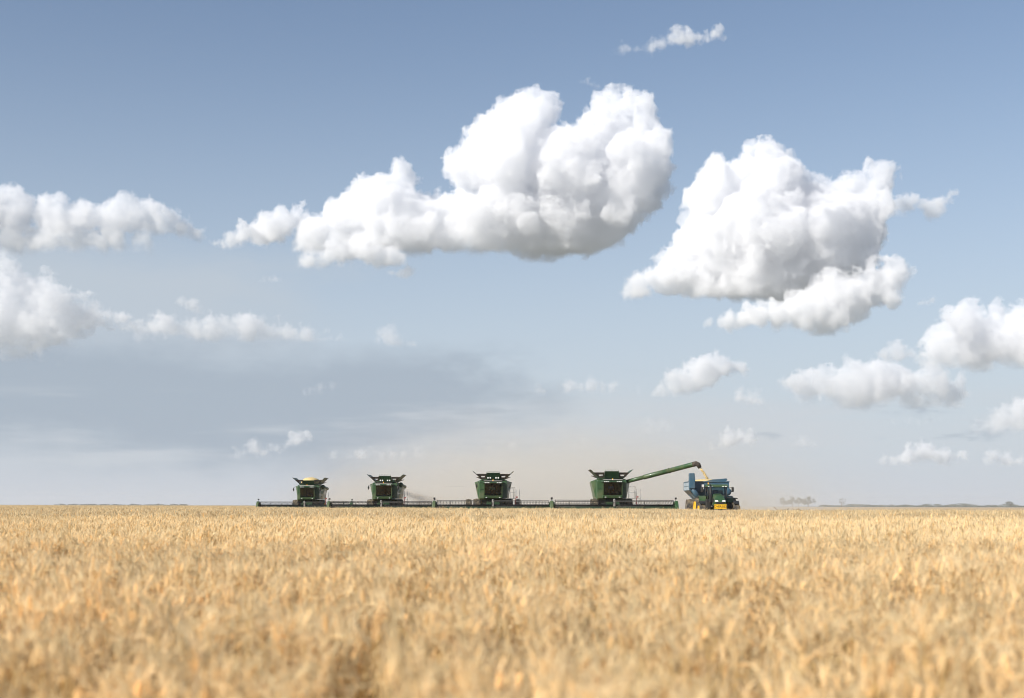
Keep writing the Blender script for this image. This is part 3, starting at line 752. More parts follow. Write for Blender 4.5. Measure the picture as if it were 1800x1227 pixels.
# ------------------------------------------------------------------ a seated operator
def seated_person(loc, shirt, label):
    """one continuous body grown from a skeleton; shirt, trousers and hair are its children. Faces -y."""
    def skin(name, nodes, edges, root, material, parent=None):
        me = bpy.data.meshes.new(name); me.from_pydata([n_[0] for n_ in nodes], edges, [])
        o = bpy.data.objects.new(name, me); col.objects.link(o)
        sk = o.modifiers.new('s', 'SKIN'); ss = o.modifiers.new('u', 'SUBSURF'); ss.levels = ss.render_levels = 2
        for v, n_ in zip(me.skin_vertices[0].data, nodes): v.radius = (n_[1], n_[1] if len(n_) < 3 else n_[2]); v.use_root = False
        me.skin_vertices[0].data[root].use_root = True
        bpy.context.view_layer.update()
        ev = o.evaluated_get(bpy.context.evaluated_depsgraph_get())
        m2 = bpy.data.meshes.new_from_object(ev); m2.name = name
        o.modifiers.clear(); o.data = m2
        m2.materials.clear(); m2.materials.append(material)
        for p in m2.polygons: p.use_smooth = True
        if parent is not None: o.parent = parent
        return o
    hip, chest, neck = (0, 0, .08), (0, -.02, .42), (0, -.03, .57)
    nodes = [(hip, .15), ((0, -.01, .25), .14), (chest, .16), (neck, .06), ((0, -.05, .64), .065), ((0, -.055, .72), .1), ((0, -.05, .81), .085)]
    edges = [(0, 1), (1, 2), (2, 3), (3, 4), (4, 5), (5, 6)]
    for s in (-1, 1):
        b = len(nodes)
        nodes += [((s * .19, -.02, .48), .065), ((s * .25, -.10, .24), .05), ((s * .2, -.34, .2), .036), ((s * .18, -.41, .215), .035)]
        edges += [(2, b), (b, b + 1), (b + 1, b + 2), (b + 2, b + 3)]
        for f, (fx, fl) in enumerate(((-.03, .075), (-.01, .09), (.01, .085), (.028, .065))):
            nodes += [((s * .18 + fx, -.45, .225), .011), ((s * .18 + fx, -.45 - fl * .6, .205), .009)]; e = len(nodes)
            edges += [(b + 3, e - 2), (e - 2, e - 1)]
        nodes += [((s * .14, -.43, .235), .012), ((s * .125, -.465, .235), .010)]; e = len(nodes); edges += [(b + 3, e - 2), (e - 2, e - 1)]
        b = len(nodes)
        nodes += [((s * .1, -.02, .05), .095), ((s * .13, -.42, .09), .068), ((s * .13, -.5, -.3), .048), ((s * .13, -.48, -.36), .045), ((s * .135, -.6, -.39), .036)]
        edges += [(0, b), (b, b + 1), (b + 1, b + 2), (b + 2, b + 3), (b + 3, b + 4)]
    body = skin('person', nodes, edges, 0, M('skin'))
    body.location = loc
    # shirt and trousers follow the body, a little proud of it
    sn = [(hip, .165), ((0, -.01, .25), .158), (chest, .178), ((0, -.03, .53), .085)]
    se = [(0, 1), (1, 2), (2, 3)]
    for s in (-1, 1):
        b = len(sn); sn += [((s * .19, -.02, .48), .08), ((s * .25, -.10, .25), .066), ((s * .235, -.17, .235), .06)]; se += [(2, b), (b, b + 1), (b + 1, b + 2)]
    skin('shirt', sn, se, 0, M(shirt), body)
    tn = [((0, 0, .06), .168)]; te = []
    for s in (-1, 1):
        b = len(tn); tn += [((s * .1, -.03, .05), .108), ((s * .13, -.42, .09), .082), ((s * .13, -.5, -.27), .064)]; te += [(0, b), (b, b + 1), (b + 1, b + 2)]
    skin('trousers', tn, te, 0, M('jeans'), body)
    hb = MB(); hb.ellipsoid((0, -.035, .8), (.098, .105, .08)); hb.ellipsoid((0, -.01, .75), (.092, .08, .09)); hb.build('hair', M('hair'), body)
    fb = MB(); fb.ellipsoid((0, -.158, .735), (.014, .022, .02), 1); fb.build('nose', M('skin'), body)
    tag(body, label, 'person')
    return body


# ------------------------------------------------------------------ combine harvester (origin: ground under the middle of the cutter bar; x to picture right, y away)
def make_header(root, reel_h, W=12.2):
    hw = W / 2
    h = MB()                                                             # frame, floor and back sheet: one body
    h.box(-hw + .15, hw - .15, 1.35, 1.53, 1.02, 1.22, .02)               # main beam
    h.box(-hw + .15, -.95, 1.28, 1.32, .5, 1.34); h.box(.95, hw - .15, 1.28, 1.32, .5, 1.34)   # back sheets
    h.box(-hw + .15, hw - .15, .0, 1.30, .40, .47)                       # table
    h.tube([(-hw + .15, 1.42, .6), (hw - .15, 1.42, .6)], .09, 8)
    for x in np.linspace(-hw + .3, hw - .3, 13): h.box(x - .035, x + .035, 1.325, 1.40, .45, 1.2)
    hd = h.build('header', M('headgreen'), root)
    c = MB()                                                             # knife with fingers
    c.box(-hw + .1, hw - .1, -.10, -.003, .40, .435)
    for x in np.arange(-hw + .14, hw - .1, .0762 * 2): c.hull([(x - .025, -.08, .44), (x + .025, -.08, .44), (x, -.22, .40), (x - .02, -.08, .395), (x + .02, -.08, .395)])
    c.build('cutter_bar', M('grey'), hd)
    d = MB()
    for (xa, xb) in ((-hw + .2, -.95), (-.93, .93), (.95, hw - .2)):
        d = MB(); d.box(xa, xb, .08, 1.15, .475, .51); d.build('draper_belt', M('black'), hd)
    for s in (-1, 1):                                                    # crop dividers
        q = MB(); xx = s * hw
        q.prism([(-1.0, .30), (-.6, .72), (-.15, 1.42), (.35, 1.78), (.95, 1.80), (1.45, 1.45), (1.5, .45), (.2, .28)], 'x', xx - .16, xx + .16, .06)
        q.tube([(xx, -1.0, .33), (xx, -1.45, .55)], .025, 6)
        dv_ = q.build('crop_divider', M('green'), hd)
        m = MB(); m.tube([(xx, 1.0, 1.5), (xx - s * .02, 1.0, 1.95)], .014, 5); m.box(xx - .1, xx + .1, .97, 1.03, 1.93, 2.12, .02)
        m.build('marker', M('black'), dv_)
    ax_y, ax_z, rr = .25, reel_h, .52
    for (x0, x1) in ((-hw + .3, -.12), (.12, hw - .3)):
        r = MB()
        r.tube([(x0, ax_y, ax_z), (x1, ax_y, ax_z)], .075, 8)
        for k in range(6):
            a = 2 * math.pi * (k + .25) / 6
            by, bz = ax_y + rr * math.cos(a), ax_z + rr * math.sin(a)
            r.tube([(x0, by, bz), (x1, by, bz)], .032, 6)
            for x in np.arange(x0 + .06, x1, .155): r.box(x - .013, x + .013, by + .0, by + .03, bz - .23, bz - .01)
        for x in np.linspace(x0, x1, 5):
            for k in range(6):
                a = 2 * math.pi * (k + .25) / 6
                r.tube([(x, ax_y, ax_z), (x, ax_y + rr * math.cos(a), ax_z + rr * math.sin(a))], .016, 5)
        r.build('reel', M('black'), hd)
    for x in (-hw + .22, 0, hw - .22):
        a = MB(); a.tube([(x, 1.42, 1.27), (x, .9, 1.62), (x, .25, ax_z + .02)], [.06, .065, .05], 8)
        a.box(x - .07, x + .07, ax_y - .12, ax_y + .12, ax_z - .12, ax_z + .12, .02)
        if x == 0:
            a.box(x - .1, x + .1, -.02, .12, ax_z - .1, ax_z + .56, .03)
            a.ellipsoid((0, .05, ax_z + .55), (.13, .13, .1), 1)
        a.build('reel_arm', M('green' if x else 'grey'), hd)
    return hd


def make_combine(label, loc, rz, lights=True, tank=True, left_wheels=1, mirrors=True, rail='ladder', reel_h=1.28, flap=4.76):
    root = empty('combine_harvester', loc, rz)
    tag(root, label, 'combine harvester', 'combine harvesters working abreast')
    make_header(root, reel_h)
    # feeder house
    f = MB(); f.hull([(-.75, 1.57, .45), (.75, 1.57, .45), (-.75, 1.57, 1.25), (.75, 1.57, 1.25), (-.6, 4.3, 1.35), (.6, 4.3, 1.35), (-.6, 4.3, 2.1), (.6, 4.3, 2.1)])
    for x in (-.5, 0, .5): f.box(x - .04, x + .04, 1.6, 1.66, .5, 1.4)
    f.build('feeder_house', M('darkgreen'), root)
    # body: side panels, engine deck, rear hood in one shell
    b = MB()
    b.prism([(4.15, 1.95), (4.05, 2.3), (4.1, 3.85), (5.2, 4.02), (9.0, 4.02), (10.4, 3.6), (10.9, 2.7), (10.2, 1.7), (9.0, 1.45), (5.2, 1.55)], 'x', -1.48, 1.48, .07)
    for s in (-1, 1):                                                   # bulged flank panels and their swage lines
        b.hull([(s * 1.485, 5.0, 1.9), (s * 1.485, 9.4, 1.8), (s * 1.485, 9.6, 3.9), (s * 1.485, 5.0, 3.95), (s * 1.62, 6.2, 2.0), (s * 1.62, 9.0, 1.9), (s * 2.0, 6.4, 3.8), (s * 2.0, 9.2, 3.75)])
        b.box(s * 1.49 - .02, s * 1.49 + .02, 4.3, 4.95, 2.0, 3.7, .015)
        b.box(min(s * .92, s * 1.46), max(s * .92, s * 1.46), 4.0, 4.04, 2.05, 2.95, .015)
        b.box(min(s * .92, s * 1.46), max(s * .92, s * 1.46), 4.01, 4.055, 3.0, 3.75, .015)
    b.build('body', M('green'), root)
    ch = MB()
    ch.box(-1.2, 1.2, 4.4, 9.6, 1.15, 1.6, .04); ch.tube([(-1.9, 4.75, 1.02), (1.9, 4.75, 1.02)], .2, 10); ch.tube([(-1.6, 9.1, .75), (1.6, 9.1, .75)], .13, 10)
    ch.build('chassis', M('black'), root)
    # grain tank with its opened extension flaps
    t = MB()
    t.box(-1.28, 1.22, 4.6, 8.4, 4.025, 4.12, .02)
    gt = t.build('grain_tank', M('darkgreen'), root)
    p = MB(); p.plate([(-.72, 4.55, 4.13), (.72, 4.55, 4.13), (.66, 4.13, flap), (-.66, 4.13, flap)], .05)
    p.box(-.68, .68, 4.10, 4.16, flap - .025, flap + .025, .01)
    for x in (-.70, .70): p.plate([(x - .03, 4.5, 4.13), (x + .03, 4.5, 4.13), (x + .03, 4.10, flap), (x - .03, 4.10, flap)], .07)
    fp = p.build('front_flap', M('darkgreen'), gt)
    if lights:
        for x in (-.55, -.3, .3, .55):
            l_ = MB(); yy = 4.44
            l_.tube([(x, yy - .10, 4.24), (x, yy, 4.25)], .085, 14); l_.tube([(x, yy - .115, 4.24), (x, yy - .10, 4.24)], .07, 14)
            l_.build('work_light', M('lens'), gt)
    for s in (-1, 1):
        q = MB(); q.plate([(s * 1.25, 4.7, 4.12), (s * 1.25, 8.3, 4.12), (s * 2.05, 8.6, 4.88), (s * 2.05, 4.3, 4.88)], .045)
        q.plate([(s * 2.05, 4.3, 4.88), (s * 2.05, 8.6, 4.88), (s * 2.17, 8.6, 4.95), (s * 2.17, 4.3, 4.95)], .035)
        q.build('side_flap', M('darkgreen'), gt)
        k = MB()                                                        # canvas corner with its clear opening
        def cp(x, z): return (s * x, 4.62 - (z - 4.12) * .55, z)
        k.plate([cp(.73, 4.13), cp(1.25, 4.13), cp(1.35, 4.24), cp(.73, 4.24)], .02)
        k.plate([cp(.73, 4.44), cp(1.56, 4.44), cp(1.82, 4.66), cp(.73, 4.66)], .02)
        k.plate([cp(.73, 4.24), cp(.92, 4.24), cp(.88, 4.44), cp(.73, 4.44)], .02)
        k.plate([cp(1.22, 4.24), cp(1.35, 4.24), cp(1.56, 4.44), cp(1.3, 4.44)], .02)
        k.build('canvas_corner', M('canvas'), gt); k = MB()
        k.plate([(s * .73, 8.36, 4.12), (s * 1.25, 8.36, 4.12), (s * 1.9, 8.6, 4.4), (s * .73, 8.6, 4.4)], .02)
        k.build('canvas_corner', M('canvas'), gt)
    q = MB(); q.plate([(-.9, 8.4, 4.12), (.9, 8.4, 4.12), (.85, 8.75, 4.42), (-.85, 8.75, 4.42)], .04)
    q.build('rear_flap', M('darkgreen'), gt)
    q = MB(); q.tube([(-.55, 5.4, 4.13), (-.1, 5.5, 4.62)], .12, 8); q.build('filling_auger', M('darkgreen'), gt)
    r = MB()
    if flap > 4.7:
      for x in (-.68, 0, .68): r.tube([(x, 4.14, 4.76), (x, 4.16, 4.90)], .012, 5)
      r.tube([(-.68, 4.16, 4.90), (.68, 4.16, 4.90)], .012, 5)
      r.build('handrail', M('green'), gt)
    # cab
    c = MB()
    c.prism([(2.75, 2.06), (2.66, 2.32), (2.9, 2.36), (3.98, 2.36), (3.98, 2.06)], 'x', -.98, .98, .03)
    for s in (-1, 1):
        c.hull([(s * .98, 2.78, 2.33), (s * .9, 2.78, 2.33), (s * .98, 2.9, 2.33), (s * .9, 2.9, 2.33), (s * .97, 2.62, 3.62), (s * .9, 2.62, 3.62), (s * .97, 2.74, 3.62), (s * .9, 2.74, 3.62)])
        c.box(min(s * .9, s * .97), max(s * .9, s * .97), 3.86, 3.98, 2.37, 3.62)
    c.box(-.89, .89, 3.9, 3.97, 2.37, 3.62)
    cab = c.build('cab', M('green'), root)
    ro = MB(); ro.prism([(2.35, 3.63), (2.35, 3.74), (2.6, 3.86), (3.97, 3.88), (3.97, 3.63)], 'x', -1.06, 1.06, .04)
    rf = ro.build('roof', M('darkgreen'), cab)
    ri = MB(); ri.box(-.98, .98, 2.40, 2.62, 3.862, 3.90, .012); ri.build('roof_trim', M('white'), rf)
    for x in (-.82, -.64, -.46, .46, .64, .82):
        li = MB(); li.box(x - .07, x + .07, 2.325, 2.345, 3.655, 3.725, .008); li.build('roof_light', M('lens'), rf)
    be = MB(); be.tube([(0, 2.7, 3.86), (0, 2.7, 4.0)], [.06, .05], 10); be.ellipsoid((0, 2.7, 4.0), (.05, .05, .045), 1); be.build('beacon', M('amber'), rf)
    g = MB(); pts = []
    xs = np.linspace(-.89, .89, 9)
    for i in range(8):                                                  # curved windscreen
        xa, xb = xs[i], xs[i + 1]; ya, yb = .16 * (xa / .89) ** 2, .16 * (xb / .89) ** 2
        g.plate([(xa, 2.66 + ya, 2.37), (xb, 2.66 + yb, 2.37), (xb, 2.48 + yb, 3.62), (xa, 2.48 + ya, 3.62)], .008)
    g.build('windscreen', M('glass'), cab)
    for s in (-1, 1):
        g = MB(); g.plate([(s * .94, 2.92, 2.37), (s * .94, 3.85, 2.37), (s * .94, 3.85, 3.62), (s * .94, 2.76, 3.62)], .01); g.build('side_window', M('glass'), cab)
    wp = MB(); wp.tube([(.05, 2.62, 2.38), (-.02, 2.60, 3.1)], .012, 5); wp.build('wiper', M('black'), cab)
    st_ = MB(); st_.box(-.27, .27, 3.2, 3.68, 2.62, 2.76, .04); st_.box(-.26, .26, 3.66, 3.8, 2.72, 3.45, .05); st_.box(-.2, .2, 3.25, 3.6, 2.37, 2.62)
    st_.build('seat', M('seat'), cab)
    co = MB(); co.tube([(0, 2.85, 2.37), (0, 3.0, 2.85)], .05, 8)
    co.bm.verts.ensure_lookup_table()
    for k in range(14):
        a0, a1 = 2 * math.pi * k / 14, 2 * math.pi * (k + 1) / 14
        co.tube([(.2 * math.cos(a0), 3.0 + .06 * math.sin(a0), 2.88 + .17 * math.sin(a0)), (.2 * math.cos(a1), 3.0 + .06 * math.sin(a1), 2.88 + .17 * math.sin(a1))], .014, 5)
    co.build('steering_wheel', M('black'), cab)
    mo = MB(); mo.box(.5, .78, 2.95, 3.02, 2.65, 2.95, .02); mo.build('monitor', M('black'), cab); mo = MB(); mo.box(.35, .62, 3.2, 3.75, 2.45, 2.72, .03); mo.build('console', M('grey'), cab)
    if mirrors:
        for s in (-1, 1):
            m = MB(); m.tube([(s * 1.05, 2.6, 3.7), (s * 1.5, 2.45, 3.72), (s * 1.72, 2.45, 3.6)], .018, 6); m.ellipsoid((s * 1.74, 2.45, 3.36), (.10, .06, .24), 2)
            m.build('mirror', M('black'), cab)
    # wheels
    for s in (-1, 1):
        wheel(root, 'front_wheel', (s * 1.72, 4.75, 1.02), 1.02, .78, 20)
        if left_wheels == 2: wheel(root, 'front_wheel', (s * 2.62, 4.75, 1.0), 1.0, .62, 20)
        wheel(root, 'rear_wheel', (s * 1.5, 9.1, .75), .75, .6, 18)
    # steps, landing and rails on the operator's side
    ld = MB()
    ld.box(1.0, 2.35, 3.0, 4.0, 2.02, 2.08, .01)
    for (x, y) in ((1.65, 3.05), (2.3, 3.05), (2.3, 3.95), (1.65, 3.95)): ld.tube([(x, y, 2.05), (x, y, 3.2)], .02, 6)
    for z in (2.65, 3.2): ld.tube([(1.65, 3.05, z), (2.3, 3.05, z), (2.3, 3.95, z)], .02, 6)
    if rail == 'rails':
        ld.tube([(1.5, 3.0, 2.05), (1.5, 3.0, 3.05), (2.15, 3.0, 3.1), (2.15, 3.0, 2.05)], .025, 6); ld.tube([(1.8, 3.0, 2.05), (1.8, 3.0, 3.05)], .02, 6)
    pl = ld.build('landing', M('grey'), root)
    s2 = MB()
    for x in (2.42, 2.78): s2.tube([(x, 3.05, .75), (x, 3.2, 3.0 if rail != 'none' else 2.4)], .024, 6)
    for z in np.arange(.8, 2.2, .3): s2.box(2.42, 2.78, 3.02, 3.2, z, z + .035)
    s2.build('ladder', M('grey'), root)
    rd = MB(); rd.box(2.38, 2.6, 3.0, 3.03, 2.12, 2.26, .01); rd.build('reflector', M('red'), root); rd = MB(); rd.box(2.36, 2.42, 3.0, 3.03, .9, 2.1, .005); rd.build('reflector', M('red'), root)
    for x in (-.7, .7):
        l_ = MB(); l_.box(x - .08, x + .08, 2.69, 2.745, 2.12, 2.19, .02); l_.build('headlight', M('lens'), cab)
    return root


HARV = [   # picture x of header middle, distance
    (535, 185.0, 'rearmost green combine harvester, its grain tank heaped to a yellow dome'),
    (670, 164.0, 'green combine harvester trailing a dark plume of chaff at its side'),
    (866.5, 147.0, 'green combine harvester with open side rails, its driver in a pale shirt'),
    (1080, 139.0, 'green combine harvester with its long unloading auger swung out over the cart')]
hv = []
for i, (px, D, lab) in enumerate(HARV):
    o = make_combine(lab, ((px - 900) / FPX * D, D, RISE), R((.9, -.7, .5, -.4)[i]), lights=(i in (1, 2)), left_wheels=2 if i == 2 else 1,
                     mirrors=(i != 3), rail='rails' if i == 2 else 'ladder', reel_h=(1.22, 1.25, 1.30, 1.34)[i], flap=4.58 if i == 0 else 4.76)
    hv.append(o)

# the last one unloads: long auger and spout (parts of it); folded auger end on the first two
def auger(root, tip, folded=False):
    a = MB()
    if folded:
        a.tube([(1.75, 5.6, 3.75), (1.9, 9.5, 3.55)], .21, 14); a.ellipsoid((1.75, 5.6, 3.75), (.3, .3, .3), 2)
        return a.build('unloading_auger', M('darkgreen'), root)
    p0 = Vector((1.1, 5.6, 3.62)); p1 = Vector(tip); d = (p1 - p0)
    a.tube([p0, p0 + d * .33], .20, 16)
    a.tube([p0 + d * .31, p0 + d * .335, p0 + d * .66], [.24, .245, .245], 16)
    a.tube([p0 + d * .655, p0 + d * .665], .275, 16)
    a.tube([p0 + d * .66, p0 + d * .985, p0 + d], [.245, .245, .23], 16)
    a.ellipsoid((1.05, 5.6, 3.5), (.32, .32, .42), 2)
    o = a.build('unloading_auger', M('green'), root)
    s = MB(); dn = d.normalized()
    s.tube([p1 - dn * .15, p1 + dn * .15 + Vector((0, 0, .0)), p1 + dn * .42 + Vector((0, 0, -.16)), p1 + dn * .58 + Vector((0, 0, -.5))], [.262, .26, .235, .19], 14)
    s.build('spout', M('canvas'), o)
    return o


auger(hv[3], (7.95, 1.0, 5.42))
auger(hv[0], None, True); auger(hv[1], None, True)
# grain heaped in the first tank
def grain_mat():
    return mat('wheat_grain', (0.62, 0.47, 0.21), 0.85, 0, 0.2, 30.0)
gh = MB()
gx, gy = hv[0].location.x, hv[0].location.y
rings = []
gh.ellipsoid((0, 0, 0), (1.0, 1.0, 1.0), 4)
for v in gh.bm.verts:
    v.co = Vector((v.co.x * 1.42, v.co.y * 1.9, max(v.co.z, -.12) * (1.02 + .04 * math.sin(v.co.x * 9) * math.cos(v.co.y * 7))))
gho = gh.build('grain_heap', grain_mat()); gho.location = (gx - .05, gy + 6.3, 4.33 + RISE)
gho.scale = (.9, 1, .7)
tag(gho, 'yellow dome of wheat grain heaped in the rearmost harvester tank', 'grain heap')
seated_person((hv[2].location.x - .12, hv[2].location.y + 3.45, 2.72 + RISE), 'shirt_pale', 'person in a pale shirt driving the harvester with open side rails')
seated_person((hv[3].location.x - .1, hv[3].location.y + 3.45, 2.72 + RISE), 'shirt_blue', 'person in a blue shirt driving the unloading harvester')

# ------------------------------------------------------------------ tractor (origin: ground under the nose)
TX, TD = (1266 - 900) / FPX * 125.5, 125.5
tr = empty('tractor', (TX, TD, RISE), R(-2.0))
tag(tr, 'green tractor facing us with a yellow OVERSIZE sign, towing the blue cart', 'tractor')
b = MB()                                                            # bonnet: sloping nose
b.hull([(-.50, .05, 1.28), (.50, .05, 1.28), (-.49, .0, 1.62), (.49, .0, 1.62), (-.44, .12, 1.84), (.44, .12, 1.84), (-.42, .9, 2.14), (.42, .9, 2.14), (-.43, 2.2, 2.30), (.43, 2.2, 2.30),
        (-.5, 2.2, 1.4), (.5, 2.2, 1.4), (-.26, 2.2, 2.40), (.26, 2.2, 2.40), (-.2, .9, 2.22), (.2, .9, 2.22)])
bo = b.build('bonnet', M('green'), tr)
for s in (-1, 1):
    l_ = MB(); l_.hull([(s * .16, -.03, 1.68), (s * .47, -.01, 1.68), (s * .45, .07, 1.80), (s * .2, .05, 1.80), (s * .16, .06, 1.68), (s * .47, .06, 1.68)]); l_.build('headlight', M('lens'), bo)
g = MB(); g.box(-.36, .36, -.03, .02, 1.30, 1.64, .02)
for x in np.linspace(-.3, .3, 9): g.box(x - .008, x + .008, -.045, -.032, 1.32, 1.62)
g.build('grille', M('black'), bo)
v_ = MB()
for s in (-1, 1):
    for k in range(5): v_.box(s * .47 - .02, s * .47 + .02, .7 + k * .26, .86 + k * .26, 1.5, 1.95)
v_.build('side_vent', M('black'), bo)
sb = MB(); sb.box(-.56, .56, -.22, -.19, 1.03, 1.45, .015)
for s in (-1, 1): sb.box(s * .3 - .03, s * .3 + .03, -.19, .0, 1.0, 1.4)
sg = sb.build('oversize_sign', M('sign'), tr)
sgf = MB()
for (a0, a1, b0, b1) in ((-.55, .55, 1.045, 1.06), (-.55, .55, 1.42, 1.435), (-.55, -.535, 1.061, 1.419), (.535, .55, 1.061, 1.419)): sgf.box(a0, a1, -.226, -.221, b0, b1)
sgf.build('sign_border', M('ink'), sg)
cu = bpy.data.curves.new('lettering', 'FONT'); cu.body = 'OVERSIZE'; cu.size = .265; cu.align_x = 'CENTER'; cu.align_y = 'CENTER'; cu.extrude = .003; cu.offset = .004
to = bpy.data.objects.new('lettering', cu); col.objects.link(to)
bpy.context.view_layer.update()
tm = bpy.data.meshes.new_from_object(to.evaluated_get(bpy.context.evaluated_depsgraph_get())); bpy.data.objects.remove(to)
tm.transform(Matrix.Translation((0, -.226, 1.24)) @ Matrix.Rotation(R(90), 4, 'X')); tm.materials.clear(); tm.materials.append(M('ink'))
to = bpy.data.objects.new('lettering', tm); col.objects.link(to); to.parent = sg
c = MB()                                                            # chassis, front axle, weights
c.box(-.3, .3, .1, 4.6, .75, 1.27, .04); c.tube([(-1.5, 1.15, .8), (1.5, 1.15, .8)], .13, 8); c.tube([(-1.5, 4.1, 1.02), (1.5, 4.1, 1.02)], .18, 10)
for x in np.linspace(-.4, .4, 9): c.box(x - .042, x + .042, -.18, .3, .55, .92, .02)
c.build('chassis', M('darkgreen'), tr)
cb = MB()
for s in (-1, 1):
    cb.tube([(s * .80, 2.35, 1.75), (s * .84, 2.55, 3.0)], .045, 6); cb.tube([(s * .86, 4.1, 1.8), (s * .84, 4.0, 3.0)], .045, 6)
cb.box(-.82, .82, 2.4, 4.1, 1.45, 1.78, .04)
cab = cb.build('cab', M('black'), tr)
rf = MB(); rf.prism([(2.28, 3.0), (2.3, 3.12), (2.6, 3.24), (3.9, 3.24), (4.25, 3.12), (4.25, 3.0)], 'x', -.95, .95, .05); rfo = rf.build('roof', M('green'), cab)
for x in (-.75, -.5, .5, .75):
    li = MB(); li.box(x - .08, x + .08, 2.262, 2.279, 3.015, 3.085, .006); li.build('roof_light', M('lens'), rfo)
be = MB(); be.tube([(-.75, 2.9, 3.24), (-.75, 2.9, 3.4)], [.06, .05], 10); be.build('beacon', M('amber'), rfo)
g = MB(); g.plate([(-.78, 2.36, 1.80), (.78, 2.36, 1.80), (.81, 2.53, 2.99), (-.81, 2.53, 2.99)], .01); g.build('windscreen', M('glass'), cab)
for s in (-1, 1):
    g = MB(); g.plate([(s * .83, 2.45, 1.80), (s * .86, 4.05, 1.80), (s * .85, 3.98, 2.99), (s * .84, 2.6, 2.99)], .01); g.build('side_window', M('glass'), cab)
st_ = MB(); st_.box(-.26, .26, 3.2, 3.7, 1.95, 2.1, .04); st_.box(-.25, .25, 3.66, 3.8, 2.05, 2.75, .05); st_.build('seat', M('seat'), cab)
for s in (-1, 1):
    m = MB(); m.tube([(s * .9, 2.4, 2.95), (s * 1.35, 2.3, 2.98)], .018, 6); m.box(s * 1.36 - .11, s * 1.36 + .11, 2.25, 2.31, 2.55, 3.0, .03); m.build('mirror', M('black'), cab)
wl = MB(); wl.tube([(.88, 2.45, 2.05), (1.75, 2.35, 1.98)], .03, 6); wl.box(1.6, 1.82, 2.3, 2.4, 1.93, 2.03, .02); wl.build('work_lamp_bar', M('black'), cab)
ex = MB(); ex.tube([(-.62, 2.12, 1.55), (-.64, 2.12, 3.1)], .10, 10); ex.tube([(-.64, 2.12, 3.1), (-.66, 2.2, 3.25)], .055, 8); ex.box(-.74, -.52, 2.0, 2.24, 1.6, 2.35, .04); ex.build('exhaust', M('black'), tr)
for s in (-1, 1):
    wheel(tr, 'front_wheel', (s * 1.5, 1.15, .82), .82, .55, 20, 'yellow', .09); wheel(tr, 'rear_wheel', (s * 1.5, 4.1, 1.05), 1.05, .66, 22, 'yellow', .11)
    f = MB(); 
    for k in range(7):
        a0, a1 = R(30 + k * 20), R(50 + k * 20); y0, z0, y1, z1 = 4.1 - 1.16 * math.cos(a0), 1.05 + 1.16 * math.sin(a0), 4.1 - 1.16 * math.cos(a1), 1.05 + 1.16 * math.sin(a1)
        f.plate([(s * .9, y0, z0), (s * 1.55, y0, z0), (s * 1.55, y1, z1), (s * .9, y1, z1)], .035)
    f.build('fender', M('green'), tr)
    f = MB()
    for k in range(5):
        a0, a1 = R(45 + k * 20), R(65 + k * 20); y0, z0, y1, z1 = 1.15 - .93 * math.cos(a0), .82 + .93 * math.sin(a0), 1.15 - .93 * math.cos(a1), .82 + .93 * math.sin(a1)
        f.plate([(s * 1.25, y0, z0), (s * 1.75, y0, z0), (s * 1.75, y1, z1), (s * 1.25, y1, z1)], .03)
    f.build('fender', M('black'), tr)
sp_ = MB()                                                          # steps and tank on the near side
sp_.box(-1.02, -.55, 2.3, 3.1, 1.0, 1.9, .05)
sp_.build('fuel_tank', M('black'), tr)

# ------------------------------------------------------------------ grain cart (origin: ground under its drawbar eye)
CX, CD = (1250.5 - 900) / FPX * 131.0, 131.0
ct = empty('grain_cart', (CX, CD, RISE), R(-2.0))
tag(ct, 'blue grain cart with one side coloured pale as in full sun, hitched behind the tractor', 'grain cart')
BW = 1.85
h = MB()
h.hull([(-BW, 2.0, 2.75), (BW, 2.0, 2.75), (-BW, 2.0, 3.55), (BW, 2.0, 3.55), (-BW, 7.8, 2.75), (BW, 7.8, 2.75), (-BW, 7.8, 3.55), (BW, 7.8, 3.55), (-.5, 3.3, 1.3), (.5, 3.3, 1.3), (-.5, 6.6, 1.3), (.5, 6.6, 1.3)])
hop = h.build('hopper', M('blue'), ct)
sp2 = MB(); sp2.box(-BW - .03, -BW - .005, 2.15, 7.7, 2.80, 3.12, .008); sp2.box(-BW - .03, -BW - .005, 2.15, 7.7, 3.18, 3.50, .008); sp2.build('side_panel', M('sunlitblue'), hop)  # sun on this flank is put into the pale colour of the panels
for k in range(6):
    rb = MB(); y = 2.2 + k * 1.08; rb.box(-BW - .06, -BW - .032, y - .03, y + .03, 2.78, 3.52); rb.build('rib', M('blue'), hop)
rm = MB()
for (x0, x1, y0, y1) in ((-BW - .05, BW + .05, 1.93, 2.03), (-BW - .05, BW + .05, 7.77, 7.87), (-BW - .05, -BW + .05, 2.04, 7.76), (BW - .05, BW + .05, 2.04, 7.76)): rm.box(x0, x1, y0, y1, 3.52, 3.62, .015)
rm.build('rim_rail', M('blue'), hop)
tp = MB(); tp.tube([(1.55, 2.0, 3.76), (1.55, 7.8, 3.76)], .13, 10); tp.hull([(-.3, 1.98, 3.63), (1.6, 1.98, 3.63), (1.6, 1.98, 3.86), (.3, 1.98, 3.78), (-.3, 2.1, 3.63), (1.6, 2.1, 3.63), (1.6, 2.1, 3.86), (.3, 2.1, 3.78)])
tp.build('tarp_roll', M('blue'), hop)
gg = MB(); gg.ellipsoid((0, 0, 0), (1.6, 2.6, .45), 3); go_ = gg.build('grain_heap', grain_mat()); go_.location = (CX + .1, CD + 5.0, 3.42 + RISE)
tag(go_, 'pale wheat grain filling the blue cart under the spout', 'grain heap')
au = MB(); au.prism([(-1.95, 2.9), (-1.95, 4.35), (-1.42, 4.35), (-1.36, 3.6), (-1.36, 2.9)], 'y', 1.25, 1.75, .06)
